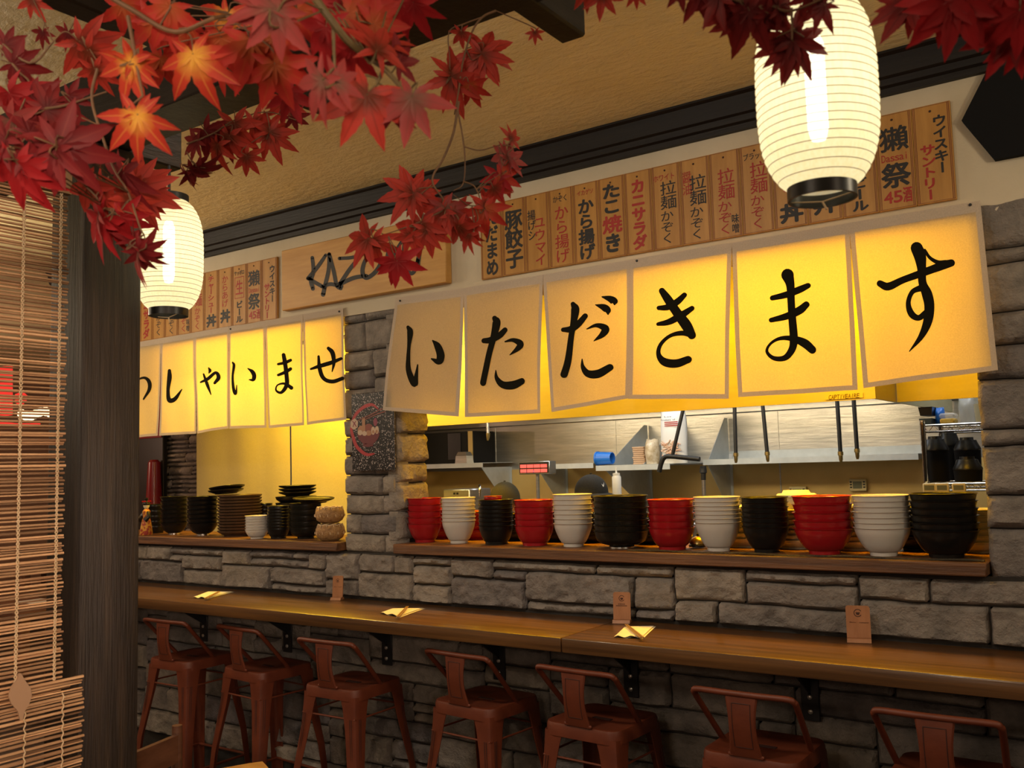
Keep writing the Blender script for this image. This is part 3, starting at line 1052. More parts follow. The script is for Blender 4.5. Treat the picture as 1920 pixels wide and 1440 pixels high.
def plaque(x0, ztop, idx, label, group):
    y0 = -0.014
    mb = MB()
    mb.span((x0 + 0.0006, y0, ztop - PH), (x0 + PW - 0.0006, -0.001, ztop), 0, 0.0012)
    t = 0.0017
    for e in (0.004, 0.0085):
        mb.span((x0 + e, y0 - 0.0006, ztop - PH + 0.004), (x0 + e + t, y0, ztop - 0.004), 1)
        mb.span((x0 + PW - e - t, y0 - 0.0006, ztop - PH + 0.004), (x0 + PW - e, y0, ztop - 0.004), 1)
    mb.span((x0 + 0.003, y0 - 0.0006, ztop - 0.004), (x0 + PW - 0.003, y0, ztop - 0.0028), 1)
    mb.span((x0 + 0.003, y0 - 0.0006, ztop - PH + 0.003), (x0 + PW - 0.003, y0, ztop - PH + 0.0042), 1)
    o = mb.build('menu_plaque', [M['plaque'], M['line_ink']], smooth=False)
    tag(o, label, 'sign', group)
    le = MB()
    yi = y0 - 0.0009
    for it in MENU[idx]:
        if it[0] == 'H':
            _, s, c, cx, ty, wd, bo = it
            n = len(s)
            em = wd * PW / n
            lat = s.isascii() or s == '45酒'
            for q, ch in enumerate(s):
                hh = em * (1.9 if lat else 1.25) if s != '45酒' else em * 1.35
                put(le, ch, x0 + cx * PW + (q - (n - 1) / 2) * em, ztop - ty * PH, em * (0.9 if lat else 1.05), hh, yi, c, bo, full=lat)
        elif it[0] == 'B':
            bx0, bx1, bz0, bz1 = x0 + .18 * PW, x0 + .82 * PW, ztop - .555 * PH, ztop - .2 * PH
            for lo, hi in (((bx0, bz0), (bx0 + .003, bz1)), ((bx1 - .003, bz0), (bx1, bz1)), ((bx0, bz0), (bx1, bz0 + .003)),
                           ((bx0, bz1 - .003), (bx1, bz1))):
                le.add([(lo[0], yi, lo[1]), (hi[0], yi, lo[1]), (hi[0], yi, hi[1]), (lo[0], yi, hi[1])], [(0, 1, 2, 3)], 1)
        else:
            s, c, cx, a, b, bo, wd = it
            n = len(s)
            h = (b - a) * PH / n
            for q, ch in enumerate(s):
                put(le, ch, x0 + cx * PW, ztop - a * PH - (q + 0.5) * h, wd * PW * 1.06, h * 1.04, yi, c, bo, rot=(ch == 'ー'))
    le.build('lettering', [M['ink'], M['red_ink']], o, smooth=False, fix=False)
    MB().lathe([(0.0, 0.003), (0.003, 0.0025), (0.004, 0.0)], 10, 0,
               Matrix.Translation((x0 + PW * 0.48, y0, ztop - 0.022)) @ Matrix.Rotation(R(90), 4, 'X')).build('nail', M['engrave'], o)


for q in range(16):
    plaque(-2.352 + q * PW, 2.778, q, 'menu plaque, %s, %s from name board, long row' % (INKS[q], ORD[q + 1]),
           'menu plaques of the long row')
for q in range(5, 16):
    plaque(-3.648 - (16 - q) * PW, 2.757, q, 'menu plaque, %s, %s from name board, short row' % (INKS[q], ORD[16 - q]),
           'menu plaques of the short row')

# ------------------------------------------------------------------ name board, hexagon panel, glitter picture
mb = MB().span((-3.583, -0.042, 2.465), (-2.522, -0.001, 2.772), 0, 0.004)
nb = mb.build('name_board', M['pine'])
tag(nb, 'pale pine name board with black handwritten brush letters behind maple leaves', 'sign')


def on_board(x, y):
    q = PY(x, y, -0.0432)
    return (q.x, q.y, q.z)


le = MB()
for s in ([(293, 285, 18), (300, 370, 20), (285, 430, 22), (297, 485, 20)], [(380, 268, 16), (330, 340, 20), (266, 418, 20)],
          [(268, 418, 20), (330, 455, 20), (372, 478, 20)], [(402, 262, 18), (398, 360, 20), (378, 450, 20), (362, 522, 22)],
          [(402, 262, 18), (430, 370, 20), (450, 462, 20), (476, 484, 18)], [(357, 472, 18), (410, 455, 20), (480, 470, 20)],
          [(468, 290, 18), (540, 285, 18), (610, 268, 18)], [(610, 268, 18), (540, 350, 20), (470, 455, 22)],
          [(470, 455, 22), (560, 415, 22), (640, 402, 20)], [(690, 268, 16), (640, 290, 18), (615, 370, 22), (640, 415, 22), (700, 375, 22), (738, 300, 20), (700, 262, 16)],
          [(868, 180, 16), (805, 278, 20), (745, 330, 20)], [(790, 195, 16), (772, 290, 20), (752, 360, 20)], [(800, 275, 16), (830, 340, 20), (852, 372, 18)],
          [(886, 168, 16), (880, 270, 20), (897, 350, 22), (930, 387, 20), (958, 350, 20), (985, 240, 18)], [(985, 240, 20), (972, 320, 24), (978, 352, 22), (992, 360, 18)]):
    stroke(le, [(x, y, w_ * 1.25) for x, y, w_ in zz(*A6, s)], on_board)
le.build('lettering', M['ink'], nb, smooth=False, fix=False)
hx, hz, hr = -0.279, 2.700, 0.167
poly = [(hx + hr * math.cos(R(60 * i)), -0.025, hz + hr * math.sin(R(60 * i))) for i in range(6)]
tag(MB().prism(poly, (0, 0.024, 0)).build('hexagon_panel', M['matte_black'], smooth=False),
    'matte black hexagonal wall panel beside the long row of menu plaques', 'panel')

# glitter poster on the pillar
def glitter():
    m, nt, out = nodes_of('black_glitter')
    N, L = nt.nodes.new, nt.links.new
    p_ = N('ShaderNodeBsdfPrincipled')
    tc, vo, rp, rr = N('ShaderNodeTexCoord'), N('ShaderNodeTexVoronoi'), N('ShaderNodeValToRGB'), N('ShaderNodeValToRGB')
    vo.inputs['Scale'].default_value = 240.0
    L(tc.outputs['Object'], vo.inputs[0])
    sp = N('ShaderNodeSeparateColor')
    L(vo.outputs['Color'], sp.inputs[0])
    rp.color_ramp.elements[0].position = 0.80
    rp.color_ramp.elements[1].position = 0.99
    rp.color_ramp.elements[0].color = (0.008, 0.005, 0.005, 1)
    rp.color_ramp.elements[1].color = (0.50, 0.42, 0.40, 1)
    L(sp.outputs[0], rp.inputs[0])
    L(rp.outputs[0], p_.inputs['Base Color'])
    p_.inputs['Roughness'].default_value = 0.35
    L(p_.outputs[0], out.inputs[0])
    return m


TX, TZ = (PY(651, 740, -0.06).x, PY(731, 740, -0.06).x), (PY(690, 883, -0.06).z, PY(690, 735, -0.06).z)
pb = MB().span((TX[0], -0.034, TZ[0]), (TX[1], -0.025, TZ[1]), 0, 0.002).build('glitter_poster', glitter(), smooth=False)
tag(pb, 'black glitter poster with a red ring and ramen bowl emblem on the stone pillar', 'poster')


def on_poster(x, y, dy=0.0):
    q = PY(640 + x / 8.0, 720 + y / 8.0, -0.0346 - dy)
    return (q.x, q.y, q.z)


lg = MB()
arc = [(548, 372, 20), (470, 312, 40), (380, 325, 50), (290, 380, 48), (215, 460, 44), (170, 560, 36), (150, 680, 40), (175, 790, 46), (220, 920, 48), (300, 1010, 50), (390, 1060, 46), (490, 1045, 22)]
stroke(lg, arc, on_poster, 0)


def flat(pts, mi, dy):
    V = [on_poster(x, y, dy) for x, y in pts]
    lg.add(V, [tuple(range(len(V)))], mi)


def disc(cx, cy, rx, ry, mi, dy):
    flat([(cx + rx * math.cos(2 * math.pi * q / 20), cy + ry * math.sin(2 * math.pi * q / 20)) for q in range(20)], mi, dy)


flat([(235, 735), (400, 770), (570, 705), (572, 760), (545, 830), (480, 895), (400, 920), (320, 890), (260, 830)], 1, 0.0003)
flat([(330, 895), (470, 890), (480, 930), (400, 948), (320, 935)], 1, 0.0003)
disc(410, 655, 62, 60, 2, 0.0002)
disc(300, 690, 55, 65, 3, 0.0003)
disc(280, 730, 36, 40, 4, 0.0006)
disc(348, 742, 36, 36, 4, 0.0006)
disc(410, 735, 48, 40, 3, 0.0005)
disc(476, 700, 30, 62, 4, 0.0005)
disc(533, 690, 30, 58, 4, 0.0005)
disc(478, 716, 16, 26, 3, 0.0008)
disc(530, 712, 16, 26, 3, 0.0008)
flat([(310, 500), (355, 500), (360, 710), (312, 710)], 3, 0.0004)
disc(510, 570, 30, 62, 5, 0.0004)
stroke(lg, [(250, 545, 12), (420, 470, 16), (610, 372, 18)], lambda x, y: on_poster(x, y, 0.0009), 2)
stroke(lg, [(360, 530, 12), (500, 465, 16), (655, 412, 18)], lambda x, y: on_poster(x, y, 0.0009), 2)
flat([(200, 515), (250, 560), (245, 650), (190, 690), (140, 650), (143, 560)], 4, 0.0006)
stroke(lg, [(170, 560, 12), (200, 600, 14), (225, 640, 12)], lambda x, y: on_poster(x, y, 0.001), 5)
stroke(lg, [(215, 560, 12), (190, 600, 12), (175, 640, 12)], lambda x, y: on_poster(x, y, 0.001), 5)
lg.build('emblem', [mat('emblem_red', (0.36, 0.022, 0.028), rough=0.5), mat('emblem_maroon', (0.12, 0.010, 0.014), rough=0.5),
                    mat('emblem_brown', (0.20, 0.045, 0.030), rough=0.5), mat('emblem_tan', (0.34, 0.16, 0.08), rough=0.5),
                    mat('emblem_cream', (0.48, 0.34, 0.24), rough=0.5), mat('emblem_plum', (0.22, 0.03, 0.06), rough=0.5)], pb,
         smooth=False, fix=False)
for x, z in ((TX[0] - 0.0, 0),):
    pass
# ------------------------------------------------------------------ crockery on the ledges
def bowl_profile(rr, fr, H, kind, nest=0.0):
    """(r, z) outer wall up from the foot, over the rim, down the inside"""
    fh = min(0.012, H * 0.16)
    th = 0.0035
    if kind == 'cone':      # ramen bowl: flaring wall
        wall = [(fr * 1.03, fh), (fr + 0.19 * (rr - fr), fh + 0.05 * H), (fr + 0.42 * (rr - fr), max(fh + 0.16 * H, H * 0.33)), (fr + 0.62 * (rr - fr), H * 0.52), (fr + 0.83 * (rr - fr), H * 0.77), (rr - 0.0040, H * 0.955), (rr - 0.0005, H - 0.0012), (rr, H)]
    elif kind == 'round':   # deep rounded bowl
        wall = [(fr * 1.05, fh), (fr + 0.45 * (rr - fr), fh + 0.10 * H), (fr + 0.78 * (rr - fr), H * 0.46), (fr + 0.90 * (rr - fr), H * 0.78), (rr - 0.0035, H * 0.95), (rr - 0.0005, H - 0.0012), (rr, H)]
    else:                   # plate
        wall = [(fr * 1.02, fh), (fr + 0.45 * (rr - fr), fh + 0.25 * H), (rr * 0.96, H * 0.72), (rr, H)]
    wall = [tuple(q) for q in spline(wall, 4)]
    outer = [(0.0, 0.003), (fr - 0.004, 0.003), (fr - 0.003, 0.0), (fr, 0.0)] + wall
    if nest:                # inside shaped so that the next one sits in it with a little air
        def r_at(z):
            for (r0, z0_), (r1, z1_) in zip(wall[:-1], wall[1:]):
                if z0_ <= z <= z1_:
                    return r0 + (r1 - r0) * (z - z0_) / max(1e-6, z1_ - z0_)
            return wall[0][0] if z < wall[0][1] else wall[-1][0]
        zs_ = [H - nest] + [z for _, z in reversed(wall) if z < H - nest - 0.0005]
        rim_in = r_at(H - nest) + 0.0022
        prof = outer + [((rr + rim_in) / 2, H + 0.0008)] + [(r_at(z) + 0.0022, z + nest) for z in zs_]
        prof += [(wall[0][0] + 0.0016, fh + nest - 0.002), (fr + 0.0018, nest - 0.001), (0.0, nest - 0.001)]
        return prof
    inner = [(max(0.001, r - th * (1.0 if z > fh * 1.6 else 1.1)), z + 0.0012) for r, z in reversed(wall[:-1])]
    prof = outer + [(rr - 0.0015, H + 0.0012), (rr - th, H)] + inner
    prof += [(fr * 0.6, fh + 0.0005), (0.0, fh + 0.0005)]
    return prof


def stack(cx, yf, yr, wl, fw, yt, n, kind, material, Y, name, word, where, group, ring=False, cat='bowl', z0=None, lean=0.0):
    """pixels: centre x, foot bottom y, lowest rim y, rim width, foot width, topmost rim y; n pieces"""
    base = PY(cx, yf, Y)
    z0 = LZ + 0.0006 if z0 is None else z0
    c = Vector((base.x, Y, z0))
    s = depth_of(c) / FPX
    d = (c - CAM)
    ca = FWD.dot(d.normalized())
    rr, fr = wl * s / 2 * (ca ** 0.5), fw * s / 2 * (ca ** 0.5)
    H = max(0.02, (yf - yr) * s * 1.01)
    sp = max(0.0135, (yr - yt) * s / max(1, n - 1) * 1.01)
    H = max(H, sp * 1.15 + 0.012)
    first = MB().lathe(bowl_profile(rr, fr, H, kind, sp), 40).build(name, material)
    to_ = MB().lathe(bowl_profile(rr, fr, H, kind), 40).build(name, material)
    thin = to_.data
    bpy.data.objects.remove(to_)
    if ring:
        MB().lathe([(fr - 0.003, 0.0), (fr + 0.0012, 0.0), (fr + 0.0012, 0.009), (fr - 0.003, 0.009)], 32).build('foot_ring', M['chrome'], first)
    wob = random.Random(int(cx * 7 + yf))
    for q in range(n):
        loc = (c.x + wob.uniform(-.0003, .0003), c.y + wob.uniform(-.0003, .0003), z0 + q * sp)
        lab = '%s, %s from top, %s' % (word, ORD[n - q], where)
        if q == 0:
            first.location = loc
            tag(first, lab, cat, group)
        else:
            o = first.copy()
            if q == n - 1:
                o.data = thin
            COL.objects.link(o)
            o.location = loc
            tag(o, lab, cat, group)
    return c, rr, H + (n - 1) * sp


BR, BW, BB, BD = M['bowl_red'], M['bowl_white'], M['bowl_black'], M['bowl_dark']
FG = 'ramen bowls stacked on the pass'
YF = 0.095
front = [
    (797, 1018, 983, 67, 37, 937, 5, 'cone', BR, 'red'), (861, 1018.5, 977, 66, 33, 935, 7, 'cone', BW, 'white'),
    (931, 1018, 983, 68, 42, 936, 7, 'cone', BB, 'black'), (1003, 1020.5, 983, 77, 46, 937, 5, 'cone', BR, 'red'),
    (1076, 1022, 979, 76, 38, 926, 7, 'cone', BW, 'white'), (1166, 1026, 994, 106, 46, 930, 7, 'round', BD, 'wide black'),
    (1261, 1030, 989, 91, 50, 938, 5, 'cone', BR, 'red'), (1348, 1034, 981, 89, 42, 935, 7, 'cone', BW, 'white'),
    (1438, 1039, 991, 91, 46, 938, 7, 'cone', BB, 'black'), (1547, 1045.5, 998, 115, 57, 939, 5, 'cone', BR, 'red'),
    (1658, 1049, 997, 109, 50, 938, 7, 'cone', BW, 'white'), (1776, 1056, 1005, 128, 64, 938, 6, 'cone', BB, 'black')]
tops = []
for i_, (cx, yf, yr, wl, fw, yt, n, kind, material, word) in enumerate(front):
    tops.append(stack(cx, yf, yr, wl, fw, yt, n, kind, material, YF, 'ramen_bowl', word + ' ramen bowl',
                      '%s stack from the poster pillar' % ORD[i_ + 1], FG, ring=(i_ == 5)))
# small red bowl standing in the top black bowl of the third stack
c, rr, hh = tops[2]
ob = MB().lathe(bowl_profile(0.041, 0.030, 0.030, 'cone'), 32).build('sauce_bowl', BR)
ob.location = (c.x - 0.018, c.y + 0.006, c.z + hh - 0.016)
tag(ob, 'small red bowl lying inside the topmost black bowl of the third stack', 'bowl')

# second row, further into the pass
BG = 'bowls in the back row of the pass'
YR = 0.295
back = [
    (836, 1008, 996, 66, 44, 960, 4, 'cone', BR, 'low red bowl', 'behind the gap beside the first white stack'),
    (897, 1008, 996, 60, 40, 962, 4, 'cone', BR, 'low red bowl', 'behind the first black stack'),
    (968, 1008, 990, 66, 44, 958, 5, 'round', BD, 'dark bowl', 'behind the gap before the second red stack'),
    (1045, 1010, 990, 66, 44, 958, 5, 'round', BD, 'dark bowl', 'behind the gap before the second white stack'),
    (1112, 1010, 992, 70, 44, 956, 6, 'round', BD, 'dark bowl', 'behind the gap before the wide black stack'),
    (1222, 1012, 994, 74, 48, 960, 6, 'round', BD, 'dark bowl', 'behind the gap after the wide black stack'),
    (1396, 1020, 1007, 104, 74, 950, 7, 'plate', M['cream'], 'cream plate', 'behind the gap before the second tall black stack'),
    (1497, 1022, 1010, 112, 80, 955, 7, 'plate', M['cream'], 'cream plate', 'behind the gap before the largest red stack'),
    (1603, 1026, 1013, 112, 80, 950, 8, 'plate', M['cream'], 'cream plate', 'behind the gap after the largest red stack'),
    (1717, 1030, 1002, 84, 46, 948, 7, 'cone', BB, 'black back-row bowl', 'behind the gap before the last black stack'),
    (1836, 1034, 1014, 84, 56, 955, 6, 'cone', M['cream'], 'cream bowl', 'behind the last black stack by the pillar')]
for (cx, yf, yr, wl, fw, yt, n, kind, material, word, wh) in back:
    stack(cx, yf, yr, wl, fw, yt, n, kind, material, YR, 'back_row_plate' if kind == 'plate' else 'back_row_bowl', word, wh, BG,
          cat='plate' if kind == 'plate' else 'bowl')
# upturned tub with lid catching the yellow light
q = PY(1496, 985, 0.275)
t = thing('plastic_tub', 'yellow lit translucent tub standing on plates behind the largest red stack', 'tub', (q.x, 0.275, LZ + 0.137))
z = LZ + 0.137
MB().lathe([(0.0, z), (0.055, z), (0.060, z + 0.004), (0.066, z + 0.05), (0.068, z + 0.052), (0.060, z + 0.052), (0.0, z + 0.050)], 28, 0,
           Matrix.Translation((q.x, 0.275, 0))).build('body', M['tub'], t)
z += 0.0525
MB().lathe([(0.0, z), (0.071, z), (0.072, z + 0.008), (0.066, z + 0.012), (0.052, z + 0.013), (0.046, z + 0.024), (0.0, z + 0.024)], 28, 0,
           Matrix.Translation((q.x, 0.275, 0))).build('lid', M['tub'], t)
# service bell
q = PY(1306, 1010, 0.155)
t = thing('service_bell', 'black and gold service bell on the mat between red and white bowls', 'bell', (q.x, 0.17, LZ))
MT = Matrix.Translation((q.x, 0.17, LZ))
MB().lathe([(0.0, 0.0055), (0.036, 0.0055), (0.037, 0.014), (0.030, 0.017), (0.0, 0.017)], 28, 0, MT).build('base', M['black'], t)
MB().lathe([(0.033, 0.0175), (0.032, 0.026), (0.024, 0.038), (0.010, 0.045), (0.0, 0.046)], 28, 0, MT).build('dome', M['brass'], t)
MB().lathe([(0.0, 0.0465), (0.006, 0.0465), (0.006, 0.054), (0.0, 0.057)], 14, 0, MT).build('plunger', M['black'], t)
# bar mat edge in front of the back row
mm = MB()
n = 60
V, F = [], []
xa, xb = PY(1180, 1030, 0.0).x, RPX - 0.01
for i_ in range(n + 1):
    x = xa + (xb - xa) * i_ / n
    e = 0.0035 * abs(math.sin(x * 9.0)) ** 3
    for y, z in ((-0.020 + 0.004 * math.sin(x * 13), LZ + 0.0002 + e), (-0.012, LZ + 0.0045 + e), (0.0, LZ + 0.0004)):
        V.append((x, y, z))
for i_ in range(n):
    for j in range(2):
        F.append((i_ * 3 + j, (i_ + 1) * 3 + j, (i_ + 1) * 3 + j + 1, i_ * 3 + j + 1))
mm.add(V, F)
tag(mm.build('bar_mat_strip', M['rubber']), 'wavy dark rubber mat edge lying along the wide ledge in front of the bowls', 'mat')

# ---- narrow ledge
LG = 'black and brown crockery on the narrow ledge'
narrow = [
    (293, 1001, 990, 36, 26, 952, 5, 'cone', BB, 'small black bowl', 'of the stack half hidden by the post', 0.16),
    (326, 1003, 981, 53, 22, 933, 7, 'cone', BB, 'black bowl', 'of the first wide stack from the post', 0.10),
    (380, 1003, 980, 60, 24, 931, 7, 'cone', BB, 'black bowl', 'of the second wide stack from the post', 0.10),
    (450, 1004, 999, 84, 58, 934, 13, 'plate', M['plate_brown'], 'brown stoneware plate', 'of the tall brown stack', 0.15),
    (482, 1005, 988, 46, 24, 963, 6, 'cone', BW, 'small white bowl', 'of the low white stack', 0.02),
    (522, 1005, 983, 44, 28, 945, 8, 'cone', BB, 'ribbed black bowl', 'of the stack after the small white bowls', 0.06),
    (573, 1006, 983, 62, 30, 941, 5, 'round', BD, 'large black bowl', 'of the stack beside the cane baskets', 0.10),
    (497, 1000, 985, 30, 18, 944, 6, 'cone', BB, 'little black dish', 'behind the small white stack', 0.28),
    (556, 1000, 984, 78, 50, 930, 6, 'plate', BB, 'black oval plate', 'of the stack behind the ribbed bowls', 0.29)]
nt_ = []
for (cx, yf, yr, wl, fw, yt, n, kind, material, word, wh, Y) in narrow:
    nt_.append(stack(cx, yf, yr, wl, fw, yt, n, kind, material, Y, 'stoneware_plate' if kind == 'plate' else 'ledge_bowl', word, wh, LG,
                     cat='plate' if kind == 'plate' else 'bowl', ring=(word == 'black bowl')))


def loose_plate(px, py, Y, r, tilt, lab, z=None, rx=0.0):
    q = PY(px, py, Y)
    o = MB().lathe(bowl_profile(r, r * 0.62, 0.022, 'plate'), 40).build('serving_plate', BB)
    o.location = (q.x, Y, q.z if z is None else z)
    o.rotation_euler = (R(rx), R(tilt), 0)
    tag(o, lab, 'plate', 'loose plates on top of the narrow ledge stacks')


c, rr, hh = nt_[3]
loose_plate(424, 929, 0.13, 0.095, -4, 'black plate lying tilted across the black and brown stacks', z=c.z + hh + 0.0065)
loose_plate(426, 924, 0.13, 0.096, -7, 'topmost black plate leaning over the black and brown stacks', z=c.z + hh + 0.023)
c, rr, hh = nt_[8]
for i_, (dz, wd) in enumerate(((0.0015, 'lowest'), (0.0185, 'middle'), (0.0355, 'topmost'))):
    loose_plate(558, 940, 0.29, 0.100, 0, '%s of three shiny black plates lit yellow before the curtain' % wd, z=c.z + hh + dz + 0.001)
c, rr, hh = nt_[6]
loose_plate(588, 938, 0.10, 0.104, 3, 'black plate with yellow lit face on the stack beside the baskets', z=c.z + hh + 0.0035, rx=2)


# cane baskets
def basket(px, py, lab, flip):
    q = PY(px, py, 0.03)
    pr_ = [(0.0, 0.0), (0.038, 0.0), (0.060, 0.014), (0.071, 0.036), (0.068, 0.060), (0.060, 0.076), (0.056, 0.076), (0.063, 0.058), (0.066, 0.038), (0.055, 0.018), (0.0, 0.006)]
    V = MB().lathe(pr_, 36)
    for v in V.v:
        a = math.atan2(v.y, v.x)
        v.z += 0.0022 * math.sin(9 * a) * (v.z > 0.02)
        rr_ = 1 + 0.02 * math.sin(18 * a + v.z * 300)
        v.x *= rr_
        v.y *= rr_
    o = V.build('cane_basket', M['basket'], angle=70)
    rm = MB()
    pts = [(0.058 * math.cos(2 * math.pi * k / 36), 0.058 * math.sin(2 * math.pi * k / 36), 0.0765 + 0.0022 * math.sin(9 * 2 * math.pi * k / 36)) for k in range(37)]
    rm.tube(pts, 0.003, 6)
    for k in range(12):
        a = 2 * math.pi * k / 12
        rm.tube([(0.0655 * math.cos(a), 0.0655 * math.sin(a), 0.067), (0.0600 * math.cos(a), 0.0600 * math.sin(a), 0.081)], 0.0018, 5)
        rm.tube([(0.0735 * math.cos(a + .26), 0.0735 * math.sin(a + .26), 0.032), (0.0735 * math.cos(a + .26), 0.0735 * math.sin(a + .26), 0.044)], 0.0018, 5)
    rm.build('rim', M['cord'], o)
    o.location = (q.x, 0.035, LZ + (0.0 if not flip else 0.0835))
    o.rotation_euler = (0, 0, 0.4 if flip else 0)
    tag(o, lab, 'basket', 'woven cane baskets at the pillar')


basket(618, 1000, 'lower woven cane basket beside the stone pillar', False)
basket(617, 965, 'upper woven cane basket stacked on another beside the pillar', True)

# little dressed doll by the post
q = PY(283, 990, 0.06)
t = thing('dressed_doll', 'small dressed doll in yellow and red kimono beside the post', 'doll', (q.x, 0.03, LZ))
MT = Matrix.Translation((q.x, 0.03, LZ))
MB().lathe([(0.0, 0.001), (0.034, 0.001), (0.036, 0.006), (0.030, 0.05), (0.024, 0.085), (0.018, 0.10), (0.02, 0.115), (0.022, 0.135), (0.012, 0.148), (0.0, 0.15)], 24, 0, MT).build(
    'kimono', mat('doll_silk', (0.62, 0.30, 0.03), (0.34, 0.03, 0.02), 0.6, scale=55, lo=0.46, hi=0.54), t)
MB().lathe([(0.0, 0.148), (0.010, 0.15), (0.017, 0.162), (0.017, 0.174), (0.010, 0.185), (0.0, 0.188)], 20, 0, MT).build('head', M['cream'], t)
hb = MB().lathe([(0.0, 0.168), (0.0185, 0.170), (0.021, 0.180), (0.014, 0.194), (0.0, 0.199)], 20, 0, MT)
hb.lathe([(0.0, 0.197), (0.009, 0.2), (0.011, 0.208), (0.0, 0.214)], 14, 0, MT)
hb.build('hair', M['black'], t)
fl = MB()
for k in range(6):
    a = k * 1.05
    fl.lathe([(0.0, 0.0), (0.006, 0.002), (0.007, 0.006), (0.0, 0.010)], 10, 0, MT @ Matrix.Translation((0.02 * math.cos(a), 0.02 * math.sin(a), 0.186)))
fl.build('hair_flower', M['bowl_red'], t)
for s in (-1, 1):
    MB().tube([MT @ Vector((s * 0.018, 0, 0.132)), MT @ Vector((s * 0.034, -0.008, 0.105)), MT @ Vector((s * 0.020, -0.024, 0.085))], [0.009, 0.013, 0.016], 10).build(
        'sleeve', t.children[0].data.materials[0], t)

# ------------------------------------------------------------------ on the bar counter
def napkin(corners, sticks, lab):
    A, B, C, D = (PZ(x, y, CZ) for x, y in corners)
    mb = MB()
    n = 14
    for layer, (sh, z0) in enumerate(((0.0, 0.0006), (0.06, 0.0030))):
        V, F = [], []
        for i_ in range(n + 1):
            for j in range(n + 1):
                u, v = i_ / n, j / n
                uu = sh + u * (1 - 2 * sh)
                q = A.lerp(D, uu).lerp(B.lerp(C, uu), v)
                wave = 0.0055 * (1 - v) ** 5 * (0.6 + math.sin(u * 11 + layer) * 0.6)
                V.append((q.x, q.y, CZ + z0 + max(0, wave) + 0.004 * v * (1 - v) * (1 + layer)))
        for i_ in range(n):
            for j in range(n):
                F.append((i_ * (n + 1) + j, (i_ + 1) * (n + 1) + j, (i_ + 1) * (n + 1) + j + 1, i_ * (n + 1) + j + 1))
        mb.add(V, F)
    o = mb.build('paper_napkin', M['paper'])
    tag(o, 'folded cream paper napkin ' + lab, 'napkin', 'folded napkins along the bar counter')
    a, b = (PZ(x, y, CZ + 0.012) for x, y in sticks)
    cs = MB()
    sd = Vector((-(b - a).y, (b - a).x, 0)).normalized() * 0.0042
    for k in (-1, 1):
        cs.tube([a + sd * k * 0.8, (a + b) / 2 + sd * k, b + sd * k * 1.1], [0.0022, 0.0030, 0.0036], 6)
    o = cs.build('chopsticks', M['chopstick'])
    tag(o, 'pair of thin wooden chopsticks on the napkin ' + lab, 'chopsticks', 'chopsticks on the napkins')


napkin([(361, 1122), (388, 1110), (439, 1110), (389, 1123)], [(411, 1109), (386, 1122)], 'near the dark post')
napkin([(712, 1151), (733, 1142), (798, 1141), (751, 1158)], [(764, 1137), (746, 1157)], 'after the first wooden stand')
napkin([(1151, 1196), (1171, 1176), (1230, 1175), (1206, 1198)], [(1174, 1171), (1204, 1196)], 'in front of the middle wooden stand')


